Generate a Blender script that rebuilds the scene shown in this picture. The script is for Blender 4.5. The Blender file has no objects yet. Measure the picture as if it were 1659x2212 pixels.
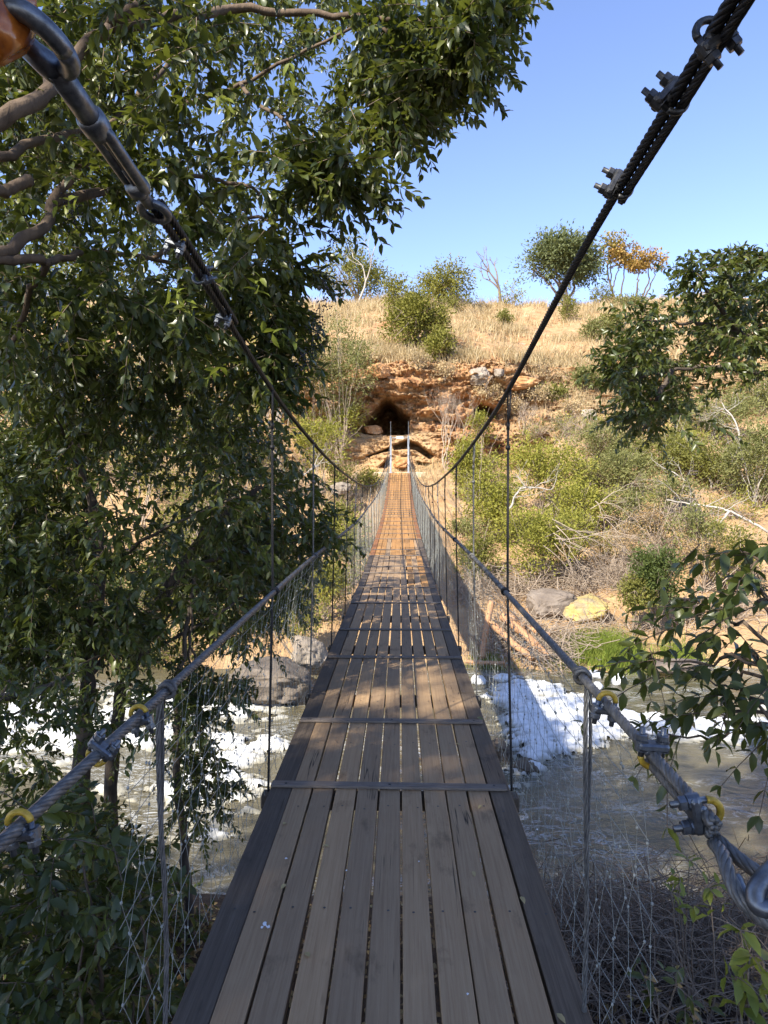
import bpy, math, random
import numpy as np
from mathutils import Vector, Matrix

rng = np.random.default_rng(11)
random.seed(11)
S = bpy.context.scene
COL = S.collection

# ------------------------------------------------------------------ camera
CAMP = np.array([0.05, 0.0, 1.48])
FPX, CX, CY = 1470.0, 829.5, 1106.0            # photograph measured at 1659 x 2212
PITCH, YAW = math.atan(76 / FPX), math.atan(35.5 / FPX)
cd = bpy.data.cameras.new("camera")
cam = bpy.data.objects.new("camera", cd)
COL.objects.link(cam)
cam.location = CAMP
cam.rotation_euler = (math.pi / 2 - PITCH, 0, YAW)
cd.sensor_fit = 'VERTICAL'
cd.sensor_height = 36
cd.lens = 36 * FPX / 2212
cd.clip_start, cd.clip_end = 0.02, 2000
S.camera = cam
RC = np.array(cam.rotation_euler.to_matrix())


def at(px, py, Y):
    d = RC @ np.array([(px - CX) / FPX, -(py - CY) / FPX, -1.0])
    return CAMP + d * (Y / d[1])


def atv(px, py, Y):
    d = np.stack([(px - CX) / FPX, -(py - CY) / FPX, -np.ones_like(px)], 1) @ RC.T
    return CAMP + d * (Y / d[:, 1])[:, None]


def proj(P):
    q = (P - CAMP) @ RC
    return CX + FPX * q[:, 0] / -q[:, 2], CY - FPX * q[:, 1] / -q[:, 2]


# ------------------------------------------------------------------ light
SUN = np.array([-0.47, -0.60, 0.64])
SUN /= np.linalg.norm(SUN)
w = bpy.data.worlds.new("World")
S.world = w
w.use_nodes = True
nt = w.node_tree
sky = nt.nodes.new("ShaderNodeTexSky")
sky.sky_type = 'NISHITA'
sky.sun_disc = False
sky.sun_elevation = math.asin(SUN[2])
sky.sun_rotation = math.atan2(SUN[0], SUN[1])
sky.altitude = 1400
sky.air_density = 1.0
sky.dust_density = 0.35
sky.ozone_density = 2.2
tint = nt.nodes.new("ShaderNodeMix")              # slight trim of the sky's hue towards violet
tint.data_type = 'RGBA'
tint.blend_type = 'MULTIPLY'
tint.inputs[0].default_value = 1.0
tint.inputs[7].default_value = (.96, .885, .98, 1)
nt.links.new(sky.outputs[0], tint.inputs[6])
nt.links.new(tint.outputs[2], nt.nodes["Background"].inputs[0])
nt.nodes["Background"].inputs[1].default_value = 0.15
ld = bpy.data.lights.new("sun", 'SUN')
ld.energy = 4.6
ld.angle = math.radians(0.8)
ld.color = (1.0, 0.93, 0.80)
sun = bpy.data.objects.new("sun", ld)
COL.objects.link(sun)
sun.rotation_euler = Vector(SUN).to_track_quat('Z', 'Y').to_euler()
S.view_settings.view_transform = 'Standard'
S.view_settings.look = 'None'
S.view_settings.gamma = 1
S.view_settings.exposure = 1.28
S.cycles.max_bounces = 6
S.cycles.transparent_max_bounces = 4


# ------------------------------------------------------------------ noise
def _h(i, j, k):
    n = (i * 73856093) ^ (j * 19349663) ^ (k * 83492791)
    n = (n ^ (n >> 13)) * 1274126177
    n = n ^ (n >> 16)
    return (n & 0xFFFF).astype(np.float64) / 32767.5 - 1.0


def vnoise(x, y, z):
    x, y, z = np.broadcast_arrays(np.asarray(x, float), np.asarray(y, float), np.asarray(z, float))
    i, j, k = (np.floor(a).astype(np.int64) for a in (x, y, z))
    f, g, h = x - i, y - j, z - k
    f, g, h = (a * a * a * (a * (a * 6 - 15) + 10) for a in (f, g, h))
    r = 0
    for a in (0, 1):
        for b in (0, 1):
            for c in (0, 1):
                wt = (f if a else 1 - f) * (g if b else 1 - g) * (h if c else 1 - h)
                r = r + wt * _h(i + a, j + b, k + c)
    return r


def fbm(x, y, z, o=4, lac=2.1, gain=.5):
    r, a, s = 0, 1.0, 0.0
    for q in range(o):
        r = r + a * vnoise(x + 17.3 * q, y - 9.1 * q, z + 5.7 * q)
        s += a
        a *= gain
        x, y, z = x * lac, y * lac, z * lac
    return r / s


def sstep(a, b, x):
    t = np.clip((x - a) / (b - a), 0, 1)
    return t * t * (3 - 2 * t)


def poly_sd(px, py, poly):
    """signed distance, positive inside"""
    poly = np.asarray(poly, float)
    d = np.full(px.shape, 1e9)
    ins = np.zeros(px.shape, bool)
    for a, b in zip(poly, np.roll(poly, -1, 0)):
        e = b - a
        t = np.clip(((px - a[0]) * e[0] + (py - a[1]) * e[1]) / max(e @ e, 1e-9), 0, 1)
        d = np.minimum(d, np.hypot(px - a[0] - t * e[0], py - a[1] - t * e[1]))
        c = (a[1] > py) != (b[1] > py)
        with np.errstate(divide='ignore', invalid='ignore'):
            xi = a[0] + (py - a[1]) * (e[0]) / (e[1] if abs(e[1]) > 1e-12 else 1e-12)
        ins ^= c & (px < xi)
    return np.where(ins, d, -d)


def _spl(xq, X_, Y_):
    X_, Y_ = np.asarray(X_, float), np.asarray(Y_, float)
    m_ = np.gradient(Y_, X_)
    i = np.clip(np.searchsorted(X_, xq) - 1, 0, len(X_) - 2)
    h = X_[i + 1] - X_[i]
    t = (xq - X_[i]) / h
    return ((2 * t ** 3 - 3 * t * t + 1) * Y_[i] + (t ** 3 - 2 * t * t + t) * h * m_[i] + (-2 * t ** 3 + 3 * t * t) * Y_[i + 1] + (t ** 3 - t * t) * h * m_[i + 1])


# ------------------------------------------------------------------ mesh helpers
ORG = {}


class MB:
    def __init__(self):
        self.V, self.F, self.M, self.R, self.n = [], [], [], [], 0

    def add(self, V, F, m=0, rnd=0.5):
        V = np.asarray(V, float).reshape(-1, 3)
        if not isinstance(F, list):
            F = [F]
        for f in F:
            f = np.asarray(f, np.int64)
            if len(f):
                self.F.append(f + self.n)
                self.M.append(np.full(len(f), m))
        self.V.append(V)
        self.R.append(np.broadcast_to(np.asarray(rnd, float), (len(V),)))
        self.n += len(V)
        return self

    def box(self, c, sx, sy, sz, R=None, bev=0.0, m=0, rnd=.5):
        h = np.array([sx, sy, sz]) / 2
        if bev <= 0:
            v = np.array([[a, b, d] for a in (-1, 1) for b in (-1, 1) for d in (-1, 1)]) * h
            f = [[0, 1, 3, 2], [4, 6, 7, 5], [0, 4, 5, 1], [2, 3, 7, 6], [0, 2, 6, 4], [1, 5, 7, 3]]
            if R is not None:
                v = v @ np.asarray(R).T
            return self.add(v + c, np.array(f), m, rnd)
        b = bev                                     # octagon profile in x-z swept along y with inset caps
        px = np.array([h[0] - b, h[0], h[0], h[0] - b, -h[0] + b, -h[0], -h[0], -h[0] + b])
        pz = np.array([-h[2], -h[2] + b, h[2] - b, h[2], h[2], h[2] - b, -h[2] + b, -h[2]])
        rings = []
        for y, s in ((-h[1], 1), (-h[1] + b, 0), (h[1] - b, 0), (h[1], 1)):
            k = np.array([1 - s * b / h[0], 1 - s * b / h[2]])
            rings.append(np.stack([px * k[0], np.full(8, y), pz * k[1]], 1))
        v = np.concatenate(rings)
        q = [[r * 8 + i, r * 8 + (i + 1) % 8, (r + 1) * 8 + (i + 1) % 8, (r + 1) * 8 + i] for r in range(3) for i in range(8)]
        caps = [[7 - i for i in range(8)], [24 + i for i in range(8)]]
        if R is not None:
            v = v @ np.asarray(R).T
        return self.add(v + c, [np.array(q), np.array(caps)], m, rnd)

    def tube(self, pts, r, n=6, m=0, rnd=.5, caps=True):
        pts = np.asarray(pts, float)
        k = len(pts)
        r = np.broadcast_to(np.asarray(r, float), (k,))
        T = np.gradient(pts, axis=0)
        T /= np.linalg.norm(T, axis=1, keepdims=True) + 1e-12
        ref = np.array([0.31, 0.17, 0.93]) if abs(T[:, 2]).mean() < .8 else np.array([.93, .31, .17])
        B = np.cross(T, ref)
        B /= np.linalg.norm(B, axis=1, keepdims=True) + 1e-12
        N = np.cross(B, T)
        a = np.linspace(0, 2 * math.pi, n, endpoint=False)
        V = pts[:, None] + r[:, None, None] * (np.cos(a)[None, :, None] * N[:, None] + np.sin(a)[None, :, None] * B[:, None])
        i = np.arange(k - 1)[:, None] * n
        j = np.arange(n)[None]
        j2 = (j + 1) % n
        Q = np.stack([i + j, i + n + j, i + n + j2, i + j2], -1).reshape(-1, 4)
        F = [Q]
        if caps and n > 3:
            F.append(np.array([list(range(n)), [(k - 1) * n + n - 1 - q for q in range(n)]]))
        return self.add(V.reshape(-1, 3), F, m, rnd)

    def rope(self, pts, r, strands=6, pitch=.11, step=.012, m=0):
        pts = np.asarray(pts, float)
        L = np.r_[0, np.cumsum(np.linalg.norm(np.diff(pts, axis=0), axis=1))]
        s = np.arange(0, L[-1], step)
        P = np.stack([np.interp(s, L, pts[:, q]) for q in range(3)], 1)
        T = np.gradient(P, axis=0)
        T /= np.linalg.norm(T, axis=1, keepdims=True)
        ref = np.array([0.31, 0.17, 0.93]) if abs(T[:, 2]).mean() < .8 else np.array([.93, .31, .17])
        B = np.cross(T, ref)
        B /= np.linalg.norm(B, axis=1, keepdims=True)
        N = np.cross(B, T)
        for q in range(strands):
            a = 2 * math.pi * (s / pitch + q / strands)
            C = P + .58 * r * (np.cos(a)[:, None] * N + np.sin(a)[:, None] * B)
            self.tube(C, r * .44, 5, m, rng.random(), caps=True)
        return self

    def build(self, name, mats, parent=None, smooth=True, org=None):
        V = np.concatenate(self.V)
        R = np.concatenate(self.R)
        o3 = ORG.get(parent.name, np.zeros(3)) if parent is not None else np.zeros(3)
        base = o3 if org is None else np.asarray(org, float)
        V = V - base
        me = bpy.data.meshes.new(name)
        me.vertices.add(len(V))
        me.vertices.foreach_set("co", V.astype(np.float32).ravel())
        sizes = np.concatenate([np.full(len(f), f.shape[1]) for f in self.F])
        loops = np.concatenate([f.ravel() for f in self.F])
        me.loops.add(len(loops))
        me.loops.foreach_set("vertex_index", loops.astype(np.int32))
        me.polygons.add(len(sizes))
        st = np.r_[0, np.cumsum(sizes)[:-1]]
        me.polygons.foreach_set("loop_start", st.astype(np.int32))
        me.polygons.foreach_set("material_index", np.concatenate(self.M).astype(np.int32))
        me.polygons.foreach_set("use_smooth", np.full(len(sizes), bool(smooth)))
        at_ = me.attributes.new("rnd", 'FLOAT', 'POINT')
        at_.data.foreach_set("value", R.astype(np.float32))
        me.update(calc_edges=True)
        for mm in (mats if isinstance(mats, (list, tuple)) else [mats]):
            me.materials.append(mm)
        o = bpy.data.objects.new(name, me)
        COL.objects.link(o)
        if parent is not None:
            o.parent = parent
            o.location = base - o3
        else:
            o.location = base
        ORG[o.name] = base
        return o


def tag(o, label=None, cat=None, group=None, kind=None):
    for k, v in (("label", label), ("category", cat), ("group", group), ("kind", kind)):
        if v:
            o[k] = v
    return o


def thing(name, label, cat, loc, group=None):
    o = bpy.data.objects.new(name, None)
    COL.objects.link(o)
    o.empty_display_size = .2
    o.location = loc
    ORG[o.name] = np.asarray(loc, float)
    return tag(o, label, cat, group)


# ------------------------------------------------------------------ materials
def new_mat(name):
    m = bpy.data.materials.new(name)
    m.use_nodes = True
    t = m.node_tree
    return m, t, t.nodes["Principled BSDF"], t.nodes["Material Output"]


def ramp(t, fac, stops):
    r = t.nodes.new("ShaderNodeValToRGB")
    e = r.color_ramp.elements
    while len(e) < len(stops):
        e.new(.5)
    for k, (p, c) in zip(e, stops):
        k.position = p
        k.color = (*c, 1) if len(c) == 3 else c
    t.links.new(fac, r.inputs[0])
    return r.outputs[0]


def noise(t, scale, detail=5, rough=.55, vec=None, dist=0.0):
    n = t.nodes.new("ShaderNodeTexNoise")
    n.inputs["Scale"].default_value = scale
    n.inputs["Detail"].default_value = detail
    n.inputs["Roughness"].default_value = rough
    n.inputs["Distortion"].default_value = dist
    if vec is not None:
        t.links.new(vec, n.inputs["Vector"])
    return n.outputs[0]


def coords(t, scale=(1, 1, 1), rot=(0, 0, 0)):
    c = t.nodes.new("ShaderNodeTexCoord")
    m = t.nodes.new("ShaderNodeMapping")
    m.inputs["Scale"].default_value = scale
    m.inputs["Rotation"].default_value = rot
    t.links.new(c.outputs["Object"], m.inputs[0])
    return m.outputs[0]


def attr(t, name):
    a = t.nodes.new("ShaderNodeAttribute")
    a.attribute_name = name
    return a.outputs["Fac"]


def mix(t, fac, a, b, mode='MIX'):
    m = t.nodes.new("ShaderNodeMix")
    m.data_type = 'RGBA'
    m.blend_type = mode
    for sock, v in ((m.inputs[0], fac), (m.inputs[6], a), (m.inputs[7], b)):
        if isinstance(v, (int, float)):
            sock.default_value = v
        elif isinstance(v, tuple):
            sock.default_value = (*v, 1)
        else:
            t.links.new(v, sock)
    return m.outputs[2]


def mth(t, op, a, b=0.0):
    m = t.nodes.new("ShaderNodeMath")
    m.operation = op
    for sock, v in ((m.inputs[0], a), (m.inputs[1], b)):
        if isinstance(v, (int, float)):
            sock.default_value = v
        else:
            t.links.new(v, sock)
    return m.outputs[0]


def bump(t, bs, h, strength=.4, dist=.02):
    b = t.nodes.new("ShaderNodeBump")
    b.inputs["Strength"].default_value = strength
    b.inputs["Distance"].default_value = dist
    t.links.new(h, b.inputs["Height"])
    t.links.new(b.outputs[0], bs.inputs["Normal"])


def leaf_mat(name, cols, rough=.45, trans=.3, spec=.4):
    m, t, bs, out = new_mat(name)
    r = attr(t, "rnd")
    n = len(cols)
    c = ramp(t, r, [(i / (n - 1), k) for i, k in enumerate(cols)])
    t.links.new(c, bs.inputs["Base Color"])
    bs.inputs["Roughness"].default_value = rough
    bs.inputs["Specular IOR Level"].default_value = spec
    tr = t.nodes.new("ShaderNodeBsdfTranslucent")
    c2 = mix(t, .5, c, (0.30, 0.34, 0.03), 'MIX')
    t.links.new(c2, tr.inputs[0])
    ms = t.nodes.new("ShaderNodeMixShader")
    ms.inputs[0].default_value = trans
    t.links.new(bs.outputs[0], ms.inputs[1])
    t.links.new(tr.outputs[0], ms.inputs[2])
    t.links.new(ms.outputs[0], out.inputs[0])
    return m


def plain_mat(name, c1, c2, scale=8, rough=.7, metal=0.0, bmp=.3, bdist=.005, stretch=(1, 1, 1), spec=.4, byrnd=.0):
    m, t, bs, out = new_mat(name)
    v = coords(t, stretch)
    n = noise(t, scale, 6, .6, v)
    c = ramp(t, n, [(.3, c1), (.7, c2)])
    if byrnd:
        k = ramp(t, attr(t, "rnd"), [(0, (1 - byrnd,) * 3), (1, (1 + byrnd,) * 3)])
        c = mix(t, 1.0, c, k, 'MULTIPLY')
    t.links.new(c, bs.inputs["Base Color"])
    bs.inputs["Roughness"].default_value = rough
    bs.inputs["Metallic"].default_value = metal
    bs.inputs["Specular IOR Level"].default_value = spec
    if bmp:
        bump(t, bs, noise(t, scale * 4, 5, .6, v), bmp, bdist)
    return m


M = {}
M['privet'] = leaf_mat('privet_leaf', [(.024, .038, .012), (.042, .058, .016), (.075, .092, .021), (.15, .16, .036)], .36, .25, .5)
M['privet_yellow'] = leaf_mat('privet_young_leaf', [(.16, .20, .03), (.26, .28, .05)], .45, .35)
M['olive'] = leaf_mat('olive_leaf', [(.11, .115, .028), (.18, .175, .04), (.26, .24, .06)], .6, .3, .25)
M['yellowgreen'] = leaf_mat('yellow_green_leaf', [(.15, .155, .03), (.27, .26, .045), (.38, .34, .065)], .6, .35, .25)
M['greygreen'] = leaf_mat('grey_green_leaf', [(.12, .125, .045), (.19, .19, .065), (.27, .255, .10)], .65, .3, .25)
M['darkgreen'] = leaf_mat('dark_green_leaf', [(.045, .065, .018), (.075, .10, .025), (.12, .14, .035)], .55, .25, .3)
M['juniper'] = leaf_mat('juniper_leaf', [(.12, .12, .026), (.19, .18, .036), (.26, .235, .05)], .65, .25, .2)
M['bluegreen'] = leaf_mat('blue_green_leaf', [(.075, .095, .042), (.115, .135, .055), (.16, .175, .075)], .6, .2, .25)
M['orange'] = leaf_mat('orange_leaf', [(.36, .19, .06), (.41, .27, .09), (.30, .25, .07)], .6, .3, .2)
M['drygrass'] = leaf_mat('dry_grass_blade', [(.36, .25, .13), (.48, .36, .20), (.60, .49, .31)], .8, .25, .1)
M['greengrass'] = leaf_mat('green_grass_blade', [(.12, .18, .03), (.20, .26, .04), (.30, .32, .07)], .6, .3, .2)
M['deadleaf'] = leaf_mat('dead_leaf', [(.22, .13, .06), (.34, .22, .10), (.42, .33, .16)], .7, .15, .2)
M['bark'] = plain_mat('dark_bark', (.045, .035, .027), (.12, .09, .065), 14, .9, 0, .8, .01, (1, 1, .25))
M['bark_warm'] = plain_mat('warm_bark', (.075, .052, .035), (.17, .12, .08), 14, .9, 0, .7, .01, (1, 1, .3))
M['twig'] = plain_mat('pale_twig', (.30, .23, .165), (.46, .37, .28), 6, .85, 0, 0)
M['twig_brown'] = plain_mat('brown_twig', (.15, .11, .08), (.27, .21, .15), 6, .85, 0, 0)
M['twig_dark'] = plain_mat('dark_twig', (.07, .05, .035), (.14, .10, .07), 6, .85, 0, 0)
M['whitewood'] = plain_mat('weathered_white_wood', (.30, .265, .22), (.50, .45, .385), 9, .8, 0, .4)
M['berry'] = plain_mat('dark_berry', (.012, .012, .025), (.03, .03, .055), 30, .4, 0, 0)
M['log'] = plain_mat('stripped_log', (.34, .17, .08), (.52, .30, .15), 5, .8, 0, .6, .01, (1, 6, 6))
M['steel'] = plain_mat('galvanised_steel', (.085, .092, .105), (.215, .23, .25), 55, .40, .85, .35, .001)
M['rope'] = plain_mat('wire_rope', (.085, .085, .083), (.21, .20, .185), 60, .5, .45, .2, .0006, byrnd=.15)
M['rope_dark'] = plain_mat('greased_wire_rope', (.012, .012, .013), (.035, .032, .03), 60, .55, .3, .2, .0006)
M['dark_steel'] = plain_mat('dark_steel', (.03, .032, .035), (.09, .09, .095), 60, .45, .7, .2, .0008)
M['yellow_steel'] = plain_mat('yellow_coated_steel', (.34, .21, .022), (.56, .37, .045), 90, .4, .1, .1, .0005)
M['twine'] = plain_mat('net_wire', (.20, .205, .185), (.37, .375, .335), 20, .6, .2, 0)
M['post'] = plain_mat('pale_grey_post', (.30, .33, .36), (.42, .455, .485), 3, .5, .3, .1, .002)
M['sign'] = plain_mat('pale_turquoise_sign', (.50, .70, .74), (.62, .80, .84), 3, .5, 0, 0)
M['concrete'] = plain_mat('pale_concrete', (.46, .36, .24), (.62, .50, .34), 4, .9, 0, .5, .01)
M['batten'] = plain_mat('weathered_batten', (.115, .09, .07), (.20, .165, .135), 9, .75, 0, .4, .002, (1, 6, 6))
M['droppings'] = plain_mat('white_spatter', (.6, .6, .6), (.8, .8, .8), 30, .8, 0, 0)


def plastic():
    m, t, bs, out = new_mat('orange_plastic')
    v = coords(t)
    c = ramp(t, noise(t, 25, 4, .6, v), [(.3, (.16, .04, .008)), (.6, (.40, .12, .015)), (.75, (.58, .24, .05))])
    t.links.new(c, bs.inputs["Base Color"])
    bs.inputs["Roughness"].default_value = .25
    bs.inputs["Coat Weight"].default_value = .4
    return m


M['plastic'] = plastic()


def wood_mat(name, dark, mid, light):
    m, t, bs, out = new_mat(name)
    r = attr(t, "rnd")
    c = t.nodes.new("ShaderNodeTexCoord")
    mp = t.nodes.new("ShaderNodeMapping")
    mp.inputs["Scale"].default_value = (95, 2.2, 95)
    add = t.nodes.new("ShaderNodeVectorMath")
    add.operation = 'ADD'
    cmb = t.nodes.new("ShaderNodeCombineXYZ")
    t.links.new(mth(t, 'MULTIPLY', r, 37.0), cmb.inputs[1])
    t.links.new(c.outputs["Object"], add.inputs[0])
    t.links.new(cmb.outputs[0], add.inputs[1])
    t.links.new(add.outputs[0], mp.inputs[0])
    g = noise(t, 1.0, 8, .72, mp.outputs[0], .4)
    col = ramp(t, g, [(.28, dark), (.5, mid), (.75, light)])
    # stains and dirty patches with shapes of their own
    mp2 = t.nodes.new("ShaderNodeMapping")
    mp2.inputs["Scale"].default_value = (5, 2.2, 5)
    t.links.new(add.outputs[0], mp2.inputs[0])
    st = noise(t, 1.4, 6, .65, mp2.outputs[0])
    col = mix(t, ramp(t, st, [(.58, (0, 0, 0)), (.72, (.75,) * 3)]), col, tuple(k * .42 for k in dark))
    col = mix(t, ramp(t, noise(t, 2.6, 5, .6, mp2.outputs[0]), [(.55, (0, 0, 0)), (.8, (.5,) * 3)]), col, light)
    # long drying cracks
    mp3 = t.nodes.new("ShaderNodeMapping")
    mp3.inputs["Scale"].default_value = (10, .30, 10)
    t.links.new(add.outputs[0], mp3.inputs[0])
    cr = noise(t, 1.0, 4, .5, mp3.outputs[0], .3)
    ck = mth(t, 'ABSOLUTE', mth(t, 'SUBTRACT', cr, .5))
    gate = ramp(t, noise(t, .9, 2, .5, mp2.outputs[0]), [(.56, (0, 0, 0)), (.62, (1, 1, 1))])
    crack = mix(t, 1.0, ramp(t, ck, [(0.0, (1, 1, 1)), (.0065, (0, 0, 0))]), gate, 'MULTIPLY')
    col = mix(t, crack, col, (.012, .009, .007))
    k = ramp(t, r, [(0, (.80, .80, .82)), (.5, (.98, .97, .95)), (1, (1.16, 1.11, 1.04))])
    col = mix(t, 1.0, col, k, 'MULTIPLY')
    t.links.new(col, bs.inputs["Base Color"])
    bs.inputs["Roughness"].default_value = .72
    bs.inputs["Specular IOR Level"].default_value = .3
    bump(t, bs, mth(t, 'SUBTRACT', g, mth(t, 'MULTIPLY', crack, .8)), .45, .003)
    return m


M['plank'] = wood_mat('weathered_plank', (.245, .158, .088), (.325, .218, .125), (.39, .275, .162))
M['sunlit_plank'] = wood_mat('sunlit_tone_plank', (.28, .135, .045), (.385, .20, .068), (.45, .25, .095))  # same boards, with the far deck's sunlight painted in as orange
M['sunlit_edge'] = wood_mat('sunlit_tone_edge_plank', (.17, .07, .03), (.25, .11, .045), (.30, .15, .07))  # edge boards with the same sunlight put into the colour
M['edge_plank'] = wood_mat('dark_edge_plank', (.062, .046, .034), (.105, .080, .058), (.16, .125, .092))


def terrain_mat():
    m, t, bs, out = new_mat('ground')
    v = coords(t)
    rock = ramp(t, noise(t, .9, 8, .65, coords(t, (1, 1, 2.2)), .6),
                [(.28, (.17, .085, .045)), (.42, (.36, .19, .09)), (.55, (.50, .31, .155)), (.72, (.58, .43, .27))])
    rock = mix(t, ramp(t, noise(t, 5, 6, .7, v), [(.45, (0, 0, 0)), (.7, (.55,) * 3)]), rock, (.33, .15, .07))
    rock = mix(t, ramp(t, noise(t, .5, 5, .6, v), [(.60, (0, 0, 0)), (.72, (.7,) * 3)]), rock, (.42, .37, .31))
    soil = ramp(t, noise(t, 1.6, 8, .7, v), [(.25, (.28, .155, .08)), (.5, (.42, .27, .14)), (.75, (.54, .41, .25))])
    sand = ramp(t, noise(t, 1.1, 8, .65, v), [(.3, (.38, .23, .115)), (.55, (.52, .34, .175)), (.8, (.57, .42, .25))])
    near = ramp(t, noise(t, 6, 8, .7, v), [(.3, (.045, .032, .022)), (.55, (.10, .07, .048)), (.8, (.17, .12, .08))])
    c = mix(t, attr(t, "sand"), soil, sand)
    c = mix(t, attr(t, "rock"), c, rock)
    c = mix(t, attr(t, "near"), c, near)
    t.links.new(c, bs.inputs["Base Color"])
    bs.inputs["Roughness"].default_value = .95
    bs.inputs["Specular IOR Level"].default_value = .15
    bump(t, bs, noise(t, 3.5, 9, .7, v), .9, .22)
    return m


def rock_mat(name, c1, c2, c3, lichen=None):
    m, t, bs, out = new_mat(name)
    v = coords(t)
    c = ramp(t, noise(t, 1.6, 8, .65, v, .5), [(.25, c1), (.5, c2), (.75, c3)])
    if lichen:
        c = mix(t, ramp(t, noise(t, 1.3, 7, .6, v), [(.40, (0, 0, 0)), (.52, (1, 1, 1))]), c, lichen)
    t.links.new(c, bs.inputs["Base Color"])
    bs.inputs["Roughness"].default_value = .92
    bs.inputs["Specular IOR Level"].default_value = .2
    bump(t, bs, noise(t, 5, 9, .7, v), .8, .08)
    return m


M['terrain'] = terrain_mat()
M['rock_orange'] = rock_mat('orange_rock', (.28, .12, .05), (.50, .26, .11), (.62, .40, .22))
M['rock_grey'] = rock_mat('grey_rock', (.12, .095, .075), (.21, .17, .135), (.31, .26, .21))
M['rock_pale'] = rock_mat('pale_rock', (.18, .145, .11), (.30, .25, .195), (.43, .37, .295))
M['rock_lichen'] = rock_mat('lichen_rock', (.20, .16, .11), (.36, .29, .18), (.46, .37, .22), (.44, .34, .13))
M['rock_shade'] = rock_mat('brown_grey_rock', (.085, .068, .052), (.165, .135, .105), (.26, .215, .17))
M['rock_wet'] = rock_mat('wet_brown_rock', (.06, .048, .036), (.13, .10, .07), (.22, .17, .12))


def water_mat():
    m, t, bs, out = new_mat('river_water')
    v = coords(t, (.55, 1.1, 1))
    c = ramp(t, noise(t, .8, 6, .6, v, .6), [(.3, (.082, .072, .040)), (.7, (.145, .124, .072))])
    lace = mth(t, 'ABSOLUTE', mth(t, 'SUBTRACT', noise(t, 2.2, 7, .68, coords(t, (.8, 1.6, 1)), 1.4), .5))
    reg = ramp(t, noise(t, .55, 4, .6, v, .5), [(.44, (0, 0, 0)), (.62, (1, 1, 1))])
    k = mix(t, 1.0, ramp(t, lace, [(.0, (.8,) * 3), (.03, (0, 0, 0))]), reg, 'MULTIPLY')
    c = mix(t, k, c, (.62, .64, .64))
    t.links.new(c, bs.inputs["Base Color"])
    bs.inputs["Roughness"].default_value = .14
    bs.inputs["Specular IOR Level"].default_value = .5
    bump(t, bs, noise(t, 1.9, 7, .62, coords(t, (.8, 1.7, 1)), .8), .55, .25)
    return m


M['water'] = water_mat()
m, t, bs, out = new_mat('river_foam')
c = ramp(t, noise(t, 7, 7, .65, coords(t)), [(.3, (.52, .53, .51)), (.62, (.79, .79, .77))])
c = mix(t, attr(t, 'rnd'), (.30, .275, .20), c)
t.links.new(c, bs.inputs["Base Color"])
bs.inputs["Roughness"].default_value = .8
bump(t, bs, noise(t, 16, 7, .7, coords(t)), .6, .05)
M['foam'] = m

# ------------------------------------------------------------------ terrain
PC = [(-30, .5), (-3, -.25), (0, -.5), (2, -1.0), (4.5, -1.75), (6.5, -2.75), (8.6, -4.02), (10.5, -4.9), (17, -4.9), (19.2, -4.1),
      (21, -3.5), (25, -2.4), (30, -.9), (35, .7), (37.6, 1.5), (39.6, 1.75), (40.7, 2.0), (41.1, 2.5), (41.2, 3.1), (41.5, 3.7), (42.1, 4.05),
      (42.9, 4.25), (43.6, 4.4), (43.85, 5.2), (43.75, 6.2), (43.3, 6.7), (43.25, 7.4), (43.9, 8.2), (45.2, 8.9), (48, 10.0), (60, 14.9),
      (68, 18.2), (73, 19.8), (80, 20.6), (100, 20.5), (240, 12)]
PS = [(-30, .5), (-3, -.25), (0, -.5), (2, -1.0), (4.5, -1.75), (6.5, -2.75), (8.6, -4.02), (10.5, -4.9), (17, -4.9), (19.2, -4.1),
      (21, -3.5), (25, -2.1), (30, .0), (35, 2.1), (37.6, 3.2), (39.6, 4.1), (40.7, 4.6), (41.4, 4.9), (42, 5.2), (42.6, 5.5), (43.2, 5.8),
      (43.8, 6.1), (44.4, 6.4), (45, 6.7), (45.6, 7.1), (46.2, 7.5), (46.9, 7.9), (47.7, 8.4), (48.7, 9.1), (50.5, 10.2), (60, 14.7),
      (68, 18.0), (73, 19.6), (80, 20.4), (100, 20.5), (240, 12)]
NROW = [5, 4, 6, 12, 12, 14, 12, 10, 12, 10, 16, 16, 16, 14, 10, 10, 10, 10, 10, 10, 12, 10, 14, 16, 12, 12, 14, 16, 24, 60, 40, 24, 10, 5, 6]
xs = np.concatenate([-np.geomspace(90, 8.1, 70), np.arange(-8, 11, .062), np.geomspace(11.1, 90, 70)])
vs = np.concatenate([i + np.arange(n) / n for i, n in enumerate(NROW)] + [[len(NROW)]])
X, Vv = np.meshgrid(xs, vs)
kk = np.arange(len(PC))
pc, ps = np.array(PC, float), np.array(PS, float)


def prof(v, P):
    return np.interp(v, kk, P[:, 0]), np.interp(v, kk, P[:, 1])


yc, zc = prof(vs, pc)
ys, zs = prof(vs, ps)
wt = sstep(6.5, 10.5, X + 1.2 * vnoise(Vv * .9, 3.1, 0)) + sstep(-7, -11, X)
wt = np.clip(wt, 0, 1)
Yt = yc[:, None] * (1 - wt) + ys[:, None] * wt
Zt = zc[:, None] * (1 - wt) + zs[:, None] * wt
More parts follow.
